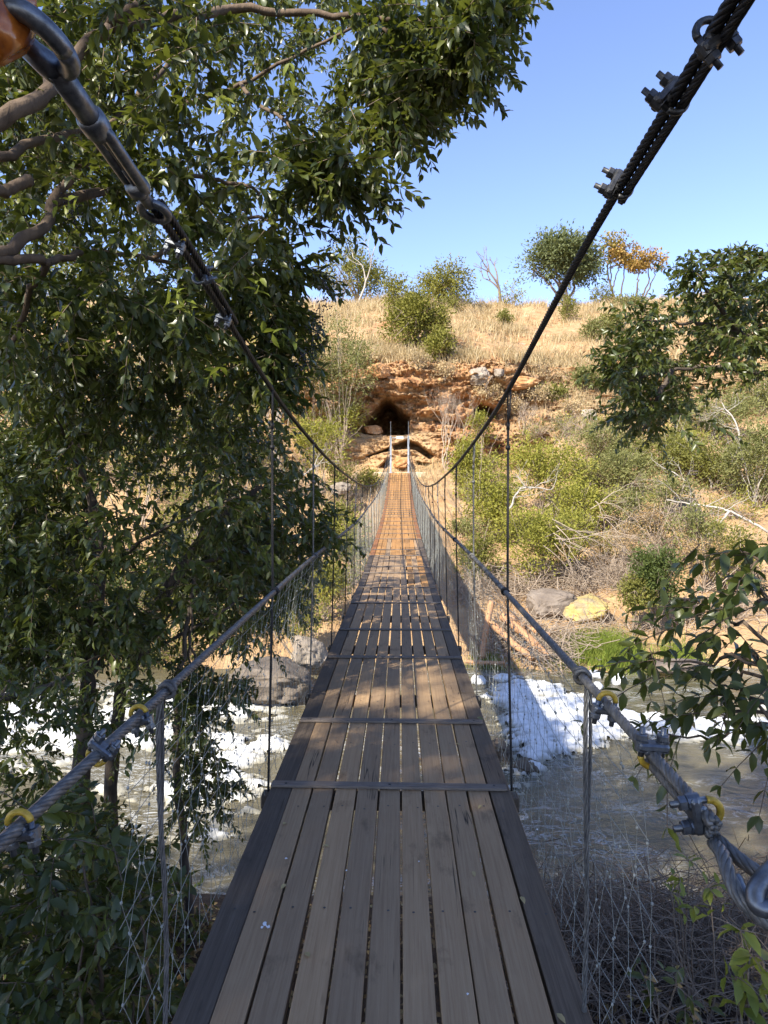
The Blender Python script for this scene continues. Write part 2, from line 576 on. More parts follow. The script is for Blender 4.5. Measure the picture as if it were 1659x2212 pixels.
# bank lines wander
river = sstep(5.5, 6.5, Vv) * (1 - sstep(10, 11.5, Vv))
Yt += river * .5 * vnoise(X * .35, 1.7, 0)
Zt += .10 * fbm(X * .9, Yt * .9, 0, 4) * sstep(1, 3, Vv)
slope = sstep(27.5, 29.5, Vv)
Zt += slope * (1.1 * fbm(X * .10, Yt * .10, 2.2, 3) + .45 * fbm(X * .45, Yt * .45, 5.2, 4))
bank = sstep(9.5, 11, Vv) * (1 - sstep(15, 16.5, Vv))
Zt += bank * .5 * fbm(X * .5, Yt * .5, 9.2, 4)
cl = sstep(15.2, 16.8, Vv) * (1 - sstep(28.2, 30, Vv))
shelf = sstep(14.0, 15.0, Vv) * (1 - sstep(21.0, 22.6, Vv)) * sstep(-8, -6.5, X) * (1 - sstep(1.6, 3.0, X))
cl = cl * (1 - .5 * shelf)
st = fbm(X * .35, Zt * 1.5 + .25 * X, 7.1, 5, 2.0, .55)
rg = 1 - np.abs(fbm(X * .8, Zt * 1.9 - .15 * X, 3.3, 4)) * 2
Yt += cl * (-.95 * st - .55 * (rg - .5) + .22 * fbm(X * 2.6, Zt * 4.4, .4, 4) - .42 * (((Zt * 1.15 + .16 * X + .7 * fbm(X * .35, Zt * .3, 2.9, 3)) % 1.0) ** 1.6) - .30 * (np.abs(fbm(X * 1.9 + .7 * st, Zt * 3.6, 6.4, 3)) < .05))
Zt += cl * .14 * fbm(X * 2.1, Zt * 2.0, 4.4, 3)
# caves and dark undercuts pushed into the cliff
def cave(poly, depth, soft, lo, hi, nz=.14):
    global Yt
    g = np.array([(at(px, py, 43.4)[0], at(px, py, 43.4)[2]) for px, py in poly])
    d = poly_sd(X + nz * fbm(X * 1.7, Zt * 1.7, 1.1, 3), Zt + nz * fbm(X * 1.7, Zt * 1.7, 8.1, 3), g)
    band = (Vv > lo) & (Vv < hi)
    Yt = Yt + depth * sstep(0, soft, d) * band


cave([(768, 934), (783, 905), (803, 884), (822, 868), (836, 858), (850, 866), (862, 880), (874, 890), (886, 897), (888, 940), (850, 944), (800, 940)], 8, .12, 16, 27)
cave([(1026, 880), (1040, 868), (1062, 874), (1082, 890), (1084, 904), (1050, 900), (1030, 914)], 5, .12, 16, 28.5)
cave([(788, 990), (845, 967), (850, 975), (800, 990)], 2, .12, 14.5, 24, .05)
cave([(848, 966), (880, 950), (905, 962), (936, 984), (930, 998), (896, 978), (880, 974), (852, 976)], 2.2, .15, 14.5, 24, .06)
cave([(818, 1012), (826, 1002), (842, 988), (848, 1004), (836, 1014)], 1.6, .15, 14.2, 24, .05)
cave([(850, 994), (866, 990), (878, 996), (872, 1003), (856, 1006)], 1.0, .12, 14.2, 24, .05)
cave([(893, 994), (912, 1000), (930, 1002), (922, 1010), (900, 1006)], 1.4, .12, 14.2, 24, .05)
TX, TY, TZ = X, Yt, Zt


def gnd(x, y):
    c = int(np.clip(np.searchsorted(xs, x), 1, len(xs) - 1))
    col, zz = TY[:, c], TZ[:, c]
    i = np.where(col <= y)[0]
    i = min(i[-1], len(col) - 2)
    f = np.clip((y - col[i]) / max(col[i + 1] - col[i], 1e-6), 0, 1)
    return float(zz[i] * (1 - f) + zz[i + 1] * f)


def hit(px, py, lo=19.0, hi=110.0):
    """distance at which the ray through a photograph pixel meets the ground"""
    for Y in np.arange(lo, hi, .25):
        p = at(px, py, Y)
        if p[2] <= gnd(p[0], p[1]):
            return float(Y)
    return None


nr, nc = X.shape
idx = np.arange(nr * nc).reshape(nr, nc)
Q = np.stack([idx[:-1, :-1], idx[:-1, 1:], idx[1:, 1:], idx[1:, :-1]], -1).reshape(-1, 4)
tb = MB().add(np.stack([X, Yt, Zt], -1).reshape(-1, 3), Q)
ter = tag(tb.build('terrain', M['terrain']), kind='structure')
dz = np.abs(np.gradient(Zt, axis=0)) / (np.abs(np.gradient(Yt, axis=0)) + .02)
rockm = np.clip(cl * (1.2 * np.exp(-(np.abs(X - .3) / 5.8) ** 4) + .6 * sstep(.08, .3, fbm(X * .45, Zt * .7, 6, 4))) + sstep(.75, 1.3, dz) * (Vv > 10) * .9 + slope * sstep(.22, .42, fbm(X * .5, Yt * .7, 4, 4)) * (1 - sstep(30, 32, Vv)), 0, 1)
rockm *= 1 - .8 * shelf
sandm = np.clip(1.0 * shelf + sstep(8.5, 9, Vv) * (1 - sstep(11.3, 12.6, Vv + .5 * vnoise(X * .4, 2, 2))) + .9 * sstep(14, 15, Vv) * (1 - sstep(16, 17, Vv)), 0, 1)
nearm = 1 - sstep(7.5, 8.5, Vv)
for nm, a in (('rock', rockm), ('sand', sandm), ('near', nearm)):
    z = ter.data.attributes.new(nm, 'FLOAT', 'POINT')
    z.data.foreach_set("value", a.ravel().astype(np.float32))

# ------------------------------------------------------------------ river
WZ = -4.0
gx, gy = np.meshgrid(np.linspace(-60, 60, 241), np.linspace(6.5, 22, 63))
gz = WZ + .02 * fbm(gx * .7, gy * 1.1, 0, 4)
i2 = np.arange(gx.size).reshape(gx.shape)
Q = np.stack([i2[:-1, :-1], i2[:-1, 1:], i2[1:, 1:], i2[1:, :-1]], -1).reshape(-1, 4)
tag(MB().add(np.stack([gx, gy, gz], -1).reshape(-1, 3), Q).build('river', M['water']), kind='structure')


def wpt(px, py):
    d = RC @ np.array([(px - CX) / FPX, -(py - CY) / FPX, -1.0])
    return (CAMP + d * ((WZ - CAMP[2]) / d[2]))[:2]


fx, fy = np.meshgrid(np.arange(-11, 13, .035), np.arange(8.2, 19.2, .035))
n1 = fbm(fx * .55 + .5 * fbm(fx * .5, fy * .8, 3, 3), fy * .95, 2.2, 5, 2.1, .55)
n2 = fbm(fx * 1.7 + .8 * vnoise(fx * .8, fy, 7), fy * 2.8, 5.5, 5, 2.0, .6)
R1 = [(1040, 1476), (1120, 1468), (1250, 1492), (1330, 1500), (1480, 1536), (1659, 1520), (1750, 1600), (1660, 1640), (1480, 1620), (1330, 1612), (1270, 1650), (1170, 1700),
      (1105, 1740), (1060, 1660), (1030, 1560)]
R2 = [(-300, 1480), (200, 1476), (470, 1480), (640, 1512), (700, 1530), (640, 1660), (560, 1800), (470, 1900), (380, 1930), (300, 1800), (-300, 1760)]
R3 = [(1380, 1890), (1659, 1860), (1800, 1960), (1420, 1990)]
bias = np.full(fx.shape, -.62)
for poly, amp in ((R1, 1.42), (R2, .70), (R3, .55)):
    g = [wpt(*p) for p in poly]
    bias = np.maximum(bias, -.62 + amp * sstep(-.7, 1.6, poly_sd(fx, fy, g)))
n3 = np.abs(fbm(fx * 2.2 + .9 * n1, fy * 3.4 + .9 * n2, 9.1, 4))
n4 = fbm(fx * 3.1 + n1, fy * 4.6, 4.2, 4)
fld = bias + .95 * n1 + .42 * n2 + .10 - .55 * sstep(.16, .42, n4) - .42 * sstep(.07, .0, n3) * sstep(.5, .1, bias + .5 * n1)
keep = fld > 0
fz = WZ + .03 + .11 * sstep(0, .7, fld) + .03 * n2 + .025 * fbm(fx * 6, fy * 6, 1, 2)
fz = WZ + np.where(fld < 0, .5 * fld, .0) + .08 * sstep(-.02, .55, fld) + .08 * sstep(0, .5, fld) * np.abs(fbm(fx * 2.3, fy * 2.8, 6.6, 3)) + .05 * sstep(0, .3, fld) * n2 + .05 * sstep(0, .2, fld) * fbm(fx * 6, fy * 7, 1, 4) + .012
keep = fld > -.22
i3 = np.arange(fx.size).reshape(fx.shape)
Q = np.stack([i3[:-1, :-1], i3[:-1, 1:], i3[1:, 1:], i3[1:, :-1]], -1).reshape(-1, 4)
kf = keep.ravel()
Q = Q[kf[Q].all(1)]
u, inv = np.unique(Q, return_inverse=True)
P3 = np.stack([fx, fy, fz], -1).reshape(-1, 3)[u]
tag(MB().add(P3, inv.reshape(-1, 4), 0, sstep(-.03, .42, fld.ravel()[u])).build('river_foam', M['foam']), 'white foam streaked over the brown river', 'foam', kind='stuff')


# ------------------------------------------------------------------ generic blobs (rocks, foam clumps)
def ico(sub=4):
    import bmesh
    bm = bmesh.new()
    bmesh.ops.create_icosphere(bm, subdivisions=sub, radius=1)
    v = np.array([q.co for q in bm.verts])
    f = np.array([[q.index for q in p.verts] for p in bm.faces])
    bm.free()
    return v, f


IV, IF = ico(5)
IV4, IF4 = ico(3)


def rock(name, label, px, py, Y, rx, ry, dy, mat, seed, flat=.25, cat="rock", amp=.42, org_z=None, sink=.25):
    if Y > 42 or 19 < Y < 30:
        Y = (hit(px, py + ry * .7, 19 if Y < 30 else 40) or Y)
    c = at(px, py, Y)
    k = Y / FPX
    a = np.array([rx * k, dy, ry * k])
    r_ = np.random.default_rng(int(seed * 10))
    F0 = IV.copy()
    for q in range(16):
        nn = r_.normal(size=3)
        nn /= np.linalg.norm(nn)
        F0 -= nn * np.maximum(0, F0 @ nn - r_.uniform(.5, .8))[:, None] * .92
    d = amp * .6 * fbm(IV[:, 0] * 1.3 + seed, IV[:, 1] * 1.3, IV[:, 2] * 1.6, 5, 2.1, .55)
    d = d - .22 * np.abs(fbm(IV[:, 0] * 2.6 - seed, IV[:, 1] * 2.6, IV[:, 2] * 2.6, 3))
    d += .13 * fbm(IV[:, 0] * 5 + seed, IV[:, 1] * 5, IV[:, 2] * 8, 4)
    n = F0 * (1 + d)[:, None] * 1.12
    n = np.sign(n) * np.abs(n) ** (1 - flat * .6)
    P = n * a + c
    return tag(MB().add(P, IF).build(name, mat, org=(c[0], c[1], c[2] - a[2])), label, cat)


# ------------------------------------------------------------------ foliage
LT8 = (np.array([[0, 0, 0], [.33, 0, -.02], [.68, 0, -.07], [1, 0, -.2], [.3, -.46, .06], [.66, -.40, .0], [.3, .46, .06], [.66, .40, .0]]),
       [np.array([[0, 4, 1], [0, 1, 6], [2, 5, 3], [2, 3, 7]]), np.array([[1, 4, 5, 2], [1, 2, 7, 6]])])
LT4 = (np.array([[0, 0, 0], [.45, -.5, .05], [1, 0, -.05], [.45, .5, .05]]), [np.array([[0, 1, 2, 3]])])


def leaves(mb, P, D, N, L, W, tm, m=0, rnd=None):
    n = len(P)
    D = D / (np.linalg.norm(D, axis=1, keepdims=True) + 1e-9)
    Sd = np.cross(D, N)
    Sd /= np.linalg.norm(Sd, axis=1, keepdims=True) + 1e-9
    N = np.cross(Sd, D)
    T, FF = tm
    L = np.broadcast_to(L, (n,))
    W = np.broadcast_to(W, (n,))
    V = (P[:, None] + T[None, :, 0, None] * (L[:, None, None] * D[:, None]) + T[None, :, 1, None] * (W[:, None, None] * Sd[:, None])
         + T[None, :, 2, None] * (L[:, None, None] * N[:, None]))
    off = np.arange(n)[:, None, None] * len(T)
    F = [(f[None] + off).reshape(-1, f.shape[1]) for f in FF]
    if rnd is None:
        rnd = rng.random(n)
    mb.add(V.reshape(-1, 3), F, m, np.repeat(rnd, len(T)))


def privet_twigs(mbl, mbt, P, droop=.35, tlen=(.22, .42), L=(.055, .112), nl=11, out=None, stem=True, lift=0.0, rb=None):
    """leafy drooping twigs at points P"""
    n = len(P)
    D = rng.normal(size=(n, 3))
    D[:, 2] = D[:, 2] * .5 - droop + lift
    if out is not None:
        D += out
    D /= np.linalg.norm(D, axis=1, keepdims=True)
    ln = rng.uniform(*tlen, n)
    up = np.array([0, 0, 1.0])
    A = np.cross(D, up + .01)
    A /= np.linalg.norm(A, axis=1, keepdims=True)
    B = np.cross(A, D)
    tt = np.linspace(.12, 1, nl)
    allP, allD, allN, allL, allR = [], [], [], [], []
    base = rng.random(n) if rb is None else rb
    for j, t in enumerate(tt):
        pos = P + D * (ln * t)[:, None] - up * (ln * .25 * t * t)[:, None]
        for s in (-1, 1):
            ph = (math.pi / 2) * (j % 2) + rng.normal(0, .5, n)
            side = s * (np.cos(ph)[:, None] * A + np.sin(ph)[:, None] * B)
            ld_ = .6 * D + .75 * side + rng.normal(0, .25, (n, 3))
            ld_[:, 2] -= .35
            nn = rng.normal(0, .45, (n, 3))
            nn[:, 2] += 1
            allP.append(pos)
            allD.append(ld_)
            allN.append(nn)
            allL.append(rng.uniform(*L, n) * (1.05 - .35 * t))
            allR.append(np.clip(base * .55 + .45 * rng.random(n), 0, 1))
    Lc = np.concatenate(allL)
    leaves(mbl, np.concatenate(allP), np.concatenate(allD), np.concatenate(allN), Lc, Lc * rng.uniform(.40, .50, len(Lc)), LT8, 0, np.concatenate(allR))
    if stem and mbt is not None:
        tq = np.linspace(0, 1, 4)
        C = P[:, None] + D[:, None] * (ln[:, None] * tq)[..., None] - up * (ln[:, None] * .25 * tq ** 2)[..., None]
        thin_tubes(mbt, C, .0028)


def thin_tubes(mb, C, r, m=0):
    """C (n,k,3): n polylines of k points as three-sided tubes"""
    n, k, _ = C.shape
    T = np.gradient(C, axis=1)
    T /= np.linalg.norm(T, axis=2, keepdims=True) + 1e-9
    ref = np.array([.37, .71, .6])
    B = np.cross(T, ref)
    B /= np.linalg.norm(B, axis=2, keepdims=True) + 1e-9
    N = np.cross(B, T)
    r = np.broadcast_to(np.asarray(r, float), (n,))[:, None] * np.linspace(1, .55, k)[None]
    rings = []
    for a in (0, 2.094, 4.189):
        rings.append(C + r[..., None] * (math.cos(a) * N + math.sin(a) * B))
    V = np.stack(rings, 2).reshape(-1, 3)
    b = (np.arange(n)[:, None] * k + np.arange(k - 1)[None]).reshape(-1, 1) * 3
    Q = []
    for j in range(3):
        j2 = (j + 1) % 3
        Q.append(np.concatenate([b + j, b + 3 + j, b + 3 + j2, b + j2], 1))
    mb.add(V, np.concatenate(Q), m, np.repeat(rng.random(n), k * 3))


def fill(poly, Y0, Y1, n, clump=.0, sc=1.3, seed=0, edge=14):
    """points through a volume seen inside a ragged outline, thinned into clumps"""
    poly = np.asarray(poly, float)
    lo, hi = poly.min(0), poly.max(0)
    out = []
    tot = 0
    while tot < n:
        q = rng.uniform(lo, hi, (n * 4, 2))
        Y = rng.uniform(Y0, Y1, n * 4)
        P = atv(q[:, 0], q[:, 1], Y)
        jx = edge * 2.2 * fbm(P[:, 0] * 2 + seed, P[:, 1] * 2, P[:, 2] * 2, 2)
        d = poly_sd(q[:, 0] + jx, q[:, 1] + jx, poly)
        g = fbm(P[:, 0] * sc + seed, P[:, 1] * sc, P[:, 2] * sc, 2)
        ok = (d > 0) & (g > clump)
        out.append(P[ok])
        tot += ok.sum()
    return np.concatenate(out)[:n]


def blob(px, py, Y, rx, ry, dy, n):
    c = at(px, py, Y)
    k = Y / FPX
    d = rng.normal(size=(n, 3))
    d /= np.linalg.norm(d, axis=1, keepdims=True)
    return c + d * (rng.random(n) ** .45)[:, None] * np.array([rx * k, dy, ry * k])


def wob(p, q, n, amp, seed=0.0):
    t = np.linspace(0, 1, n)[:, None]
    P = np.asarray(p) * (1 - t) + np.asarray(q) * t
    j = np.stack([vnoise(t[:, 0] * 3.1 + seed, k * 7.7, seed) for k in range(3)], 1)
    return P + j * amp * np.sin(math.pi * t) ** .7


def limb(mb, pts, r0, r1, n=8, amp=.04, seed=None, sub=6):
    pts = [np.asarray(p, float) for p in pts]
    if len(pts) > 2:                                # round the joints
        K = np.arange(len(pts))
        tq = np.linspace(0, len(pts) - 1, (len(pts) - 1) * 2 + 1)
        pts = list(np.stack([_spl(tq, K, np.array(pts)[:, c]) for c in range(3)], 1))
        amp, sub = amp * .5, max(3, sub // 2 + 1)
    """tapered wandering branch through points"""
    seed = rng.random() * 90 if seed is None else seed
    out = []
    for i in range(len(pts) - 1):
        s = wob(pts[i], pts[i + 1], sub + 1, amp, seed + i * 3.3)
        out.append(s if i == len(pts) - 2 else s[:-1])
    P = np.concatenate(out)
    r = np.linspace(r0, r1, len(P)) * (1 + .07 * vnoise(np.arange(len(P)) * .7, seed, 1))
    mb.tube(P, r, n)
    return P


def fractal(mb, p, d, ln, r, depth, spread=.55, kids=(2, 3), up=.12, shrink=.72, seg=4, nmin=3, ends=None):
    """bare branching skeleton"""
    pts = [p]
    q = np.array(d, float)
    for s in range(seg):
        q = q + rng.normal(0, .16, 3)
        q[2] += up * .3
        q /= np.linalg.norm(q)
        pts.append(pts[-1] + q * ln / seg)
    mb.tube(pts, np.linspace(r, r * .62, len(pts)), max(nmin, 7 if r > .05 else 4 if r > .012 else 3), 0, rng.random(), caps=False)
    if depth <= 0:
        if ends is not None:
            ends.append(pts[-1])
        return
    for k in range(rng.integers(kids[0], kids[1] + 1)):
        nd = q + rng.normal(0, spread, 3)
        nd[2] += up
        nd /= np.linalg.norm(nd)
        b = pts[-1] if k < 2 else pts[rng.integers(2, len(pts))]
        fractal(mb, b, nd, ln * shrink * rng.uniform(.8, 1.15), r * .58, depth - 1, spread, kids, up, shrink, max(2, seg - 1), nmin, ends)


def bush(name, label, cat, px, py, rx, ry, Y, mat, n=2600, L=.085, dy=None, lobes=9, twig='twig_brown', trunk_px=None, stems=5, fill_=.5, group=None, wratio=.45,
         base=None, r=.035, core=.35, vis=0):
    """leafy bush or small tree: stems from the ground, leaf clumps scattered through uneven lobes"""
    if Y > 42:
        h_ = hit(trunk_px or px, py + ry * .92, 40)
        Y = min(Y, h_) if h_ else Y
    k = Y / FPX
    c = at(px, py, Y)
    a = np.array([rx * k, dy if dy else rx * k * .9, ry * k]) * 1.08
    if base is None:
        bx = at(trunk_px if trunk_px else px, py, Y)[0]
        base = np.array([bx, Y, gnd(bx, Y) - .05])
    t = thing(name, label, cat, base, group)
    lb = rng.normal(size=(lobes, 3))
    lb /= np.linalg.norm(lb, axis=1, keepdims=True)
    lb[:, 2] = np.where(lb[:, 2] < -.45, -lb[:, 2] * .6, lb[:, 2])
    lc = c + lb * a * rng.uniform(.45, .78, (lobes, 1))
    lr = a[None] * rng.uniform(.40, .62, (lobes, 1))
    n = int(n * 1.5)
    mb = MB()
    nb = n // 5
    w_ = rng.integers(0, lobes, nb)
    d = rng.normal(size=(nb, 3))
    d /= np.linalg.norm(d, axis=1, keepdims=True)
    cp = lc[w_] + d * lr[w_] * (rng.random(nb) ** fill_)[:, None]
    ci = rng.random(nb) < core
    cp[ci] = c + d[ci] * a * (rng.random(ci.sum()) ** .5)[:, None] * .8
    gq = fbm(cp[:, 0] * 2.2 / a.mean(), cp[:, 1] * 2.2 / a.mean(), cp[:, 2] * 2.2 / a.mean() + px, 2) > -.10
    cp, w_, d = cp[gq], w_[gq], d[gq]
    nb = len(cp)
    L = L * (.8 if mat == 'drygrass' else 1.4)
    rb = np.clip(rng.random(lobes)[w_] * .5 + .5 * rng.random(nb), 0, 1)
    P = np.repeat(cp, 5, 0) + rng.normal(0, L * .9, (nb * 5, 3))
    D = np.repeat(d, 5, 0) + rng.normal(0, .7, (nb * 5, 3)) + np.array([0, 0, .15])
    N = rng.normal(0, .6, (nb * 5, 3)) + np.array([0, -.2, .8])
    Lr = L * rng.uniform(.65, 1.35, nb * 5)
    leaves(mb, P, D, N, Lr, Lr * wratio, LT4, 0, np.clip(np.repeat(rb, 5) * .6 + .4 * rng.random(nb * 5), 0, 1))
    mb.build('crown', M[mat], t, smooth=False)
    tb_ = MB()
    for s in range(stems):
        e = lc[s % lobes]
        mid = base + (e - base) * .5 + np.array([0, 0, .08 * abs(e[2] - base[2])])
        b0 = base + np.array([rng.normal(0, .06), rng.normal(0, .06), 0]) * (1 if stems > 1 else 0)
        limb(tb_, [b0, mid, e], r, r * .3, 5, .12 * a[0], sub=5)
        for q in range(3):
            v = e + rng.normal(0, .5, 3) * lr[s % lobes]
            limb(tb_, [e, v], r * .3, r * .12, 3, .03, sub=3)
    e = lc[rng.integers(0, lobes, 46)] + rng.normal(0, .55, (46, 3)) * lr[0]
    s0 = c + (e - c) * rng.uniform(.0, .5, (46, 1)) - np.array([0, 0, .25]) * a[2]
    mid = (s0 + e) / 2 + rng.normal(0, .06, (46, 3)) * a
    thin_tubes(tb_, np.stack([s0, mid, e], 1), min(.010, .006 + .0001 * Y))
    tb_.build('trunk', M[twig], t)
    if vis:
        vb = MB()
        for s in range(vis):
            e = c + rng.normal(size=3) * a * .62
            e[1] = c[1] - abs(rng.normal(0, .5)) * a[1]
            limb(vb, [base + rng.normal(0, .1, 3) * [1, 1, 0], (base + e) / 2 + rng.normal(0, .1, 3) * a, e], r * .8, r * .2, 4, .08 * a[0], sub=4)
        vb.build('stems', M['twig'], t)
    return t


def bare(name, label, cat, px, Y, top_py, mat, lean=(0, 0), spread=.5, depth=4, r=.05, base=None, kids=(2, 3), frac=.36, stems=1, up=.15, group=None):
    bx = at(px, 1000, Y)[0]
    if base is None:
        base = np.array([bx, Y, gnd(bx, Y) - .05])
    H = at(px, top_py, Y)[2] - base[2]
    t = thing(name, label, cat, base, group)
    mb = MB()
    for s in range(stems):
        d = np.array([lean[0] + rng.normal(0, .28 if stems > 1 else .05), lean[1] + rng.normal(0, .2 if stems > 1 else .05), 1.0])
        fractal(mb, base + rng.normal(0, .05, 3) * [1, 1, 0], d / np.linalg.norm(d), H * frac, r, depth, spread, kids, up)
    mb.build('branches', M[mat], t)
    return t

# ================================================================== the suspension footbridge
DY = [-3, 0, 1.85, 3.2, 5.7, 8.4, 11, 13.5, 16.6, 20, 22.6, 27, 32.6, 36.9, 37.6]
DZ = [0, 0, 0, -.012, -.045, -.095, -.12, -.095, -.045, .04, .135, .42, .97, 1.64, 1.76]


def dz_(y):
    return _spl(np.asarray(y, float), DY, DZ)


def cz_(y):                                        # main cables
    return _spl(np.asarray(y, float), [-1, .6, 1.09, 1.3, 1.62, 1.98, 2.41, 3.2, 4.72, 6.24, 7.76, 10, 14, 18, 22, 26, 30, 34, 37.3], [2.42, 2.25, 2.207, 2.182, 2.148, 2.10, 2.025, 1.89, 1.715, 1.585, 1.49, 1.375, 1.29, 1.35, 1.53, 1.84, 2.32, 2.98, 3.68])


def cx_(y):
    return .555 + 0 * np.asarray(y, float) - .085 * sstep(28, 37, np.asarray(y, float))


def hz_(y):                                        # handrail cables
    return dz_(y) + .93 + .03 * sstep(1, 5, np.asarray(y, float))


def hx_(y):
    return .548 + .05 * sstep(6, 14, np.asarray(y, float)) * (1 - sstep(24, 34, np.asarray(y, float))) - .05 * sstep(30, 37, np.asarray(y, float))


bridge = thing('suspension_bridge', 'long plank suspension footbridge with wire net sides and steel cables leading to the cave', 'footbridge', (0, 0, 0))
HALF, NP, PW = .577, 11, .105
# --- deck
db = MB()
cuts = [-2.5, 5.66, 9.7, 13.5, 16.6, 20.1, 22.6, 25.26, 28.36, 31.46, 34.56, 37.3]
nailpos = []
for k in range(NP):
    xc = -HALF + PW / 2 + k * (2 * HALF - PW) / (NP - 1)
    ys_ = np.array(cuts) + (np.where(np.array(cuts) == 5.66, -.96, 0) if k in (0, 10) else 0)
    for a, b in zip(ys_[:-1], ys_[1:]):
        if b - a < .3:
            continue
        nseg = max(4, int((b - a) / .35))
        y = np.linspace(a + .003, b - .003, nseg)
        j0, j1 = rng.normal(0, .0026, 2)
        bow = rng.normal(0, .002)
        tq = np.linspace(0, 1, nseg)
        x = xc + j0 * (1 - tq) + j1 * tq + bow * np.sin(tq * math.pi)
        wd = PW - rng.uniform(.006, .017) + (.004 if k in (0, 10) else 0)
        tilt = rng.normal(0, .006)
        zt = dz_(y) + rng.normal(0, .0016) + .0015 * vnoise(y * 1.7, k, a)
        th = .045 if k in (0, 10) else .034
        b_ = .003
        prof_ = [(-.5, -b_), (-.5 + b_ / wd, 0), (.5 - b_ / wd, 0), (.5, -b_), (.5, -th), (-.5, -th)]
        V = np.stack([np.stack([x + u_ * wd, y, zt + z_ + tilt * u_ * wd], 1) for u_, z_ in prof_], 1)
        n6 = 6
        i = np.arange(nseg - 1)[:, None] * n6
        j = np.arange(n6)[None]
        Qd = np.stack([i + j, i + (j + 1) % n6, i + n6 + (j + 1) % n6, i + n6 + j], -1).reshape(-1, 4)
        caps = np.array([[5, 4, 3, 2, 1, 0], [(nseg - 1) * n6 + q for q in range(6)]])
        db.add(V.reshape(-1, 3), [Qd, caps], (1 if k in (0, 10) else 0) + (2 if rng.random() < sstep(7, 17, a) else 0), rng.random())  # copies with painted sunlight grow likelier towards the far end
        for yn in np.arange(math.ceil(a / .75) * .75, b, .75):
            if yn < 12 and yn > .5:
                nailpos.append((xc + rng.normal(0, .012), yn + rng.normal(0, .012), float(dz_(yn)) + .0035))
for p in nailpos:
    a = np.linspace(0, 2 * math.pi, 7)[:-1]
    db.add(np.stack([p[0] + .005 * np.cos(a), p[1] + .005 * np.sin(a), np.full(6, p[2])], 1), np.array([list(range(6))]), 4)
for px_, py_, r_ in ((572, 1998, .010), (580, 2003, .007), (566, 2004, .005), (618, 1853, .006), (748, 1880, .004), (690, 1690, .004), (1010, 2150, .004), (1160, 1790, .006), (905, 1860, .004)):
    d_ = RC @ np.array([(px_ - CX) / FPX, -(py_ - CY) / FPX, -1.0])
    q_ = CAMP + d_ * ((.0 - CAMP[2]) / d_[2])
    a = np.linspace(0, 2 * math.pi, 12)[:-1]
    rr_ = r_ * rng.uniform(.45, 1.2, 11)
    db.add(np.stack([q_[0] + rr_ * np.cos(a), q_[1] + 1.4 * rr_ * np.sin(a), np.full(11, float(dz_(q_[1])) + .0045)], 1), np.array([list(range(11))]), 5)
deck = db.build('deck', [M['plank'], M['edge_plank'], M['sunlit_plank'], M['sunlit_edge'], M['dark_steel'], M['droppings']], bridge, smooth=False)
# --- cross battens (sub-parts of the deck)
by = [3.2, 4.1, 5.66, 6.79, 8.4, 9.7, 11.2, 12.0, 13.5, 14.5, 16.6, 17.9, 19.0, 20.1, 21.3, 22.6]
by += list(np.arange(23.4, 37, .62))
for q, y in enumerate(by):
    sk = rng.normal(0, .008)
    wid = .055 if y < 9 else .045
    a = math.atan2(float(dz_(y + .1) - dz_(y - .1)), .2)
    R = np.array([[1, 0, 0], [sk, math.cos(a), -math.sin(a)], [0, math.sin(a), math.cos(a)]])
    b = MB().box((rng.normal(0, .006), y, float(dz_(y)) + .0085), 2 * (HALF - .012 - abs(rng.normal(0, .01))), wid, .013, R, .0025, 0, rng.random())
    if y < 9:
        for s in (-.5, .0, .5):
            b.tube([(s + .0, y, float(dz_(y)) + .014), (s, y, float(dz_(y)) + .0175)], .006, 8, 1)
    b.build('batten', [M['batten'], M['dark_steel']], deck, smooth=False)
# --- joists under the planks
for y in np.arange(1.7, 37, 1.52):
    MB().box((0, y, float(dz_(y)) - .075), 1.24, .07, .07, None, .004).build('cross_beam', M['edge_plank'], bridge, smooth=False)

# --- cables
for s in (-1, 1):
    y1 = 1.9 if s < 0 else .9
    y = np.linspace(y1, 6.5, 80)
    mb = MB().rope(np.stack([s * cx_(y), y, cz_(y)], 1), .0118, pitch=.13)
    y = np.linspace(6.45, 37.3, 160)
    mb.tube(np.stack([s * cx_(y), y, cz_(y)], 1), .0125, 8)
    # backstay over the far post down to the ground
    mb.tube([(s * .47, 37.3, 3.68), (s * .52, 38.4, 3.1), (s * .62, 41.0, 1.9)], .011, 6)
    mb.build('main_cable', M['rope_dark'], bridge)
    y = np.linspace(1.06 if s > 0 else .78, 6.5, 90)
    mb = MB().rope(np.stack([s * hx_(y), y, hz_(y)], 1), .0122, pitch=.12)
    y = np.linspace(6.45, 37.3, 160)
    mb.tube(np.stack([s * hx_(y), y, hz_(y)], 1), .0125, 8)
    # lashing wire wound round the handrail where the net is tied on
    y = np.linspace(3.3, 16, 1500)
    ph = y * 2 * math.pi / .16
    mb.tube(np.stack([s * hx_(y) + .0145 * np.cos(ph), y, hz_(y) + .0145 * np.sin(ph)], 1), .0018, 3)
    mb.build('handrail_cable', M['rope'], bridge)

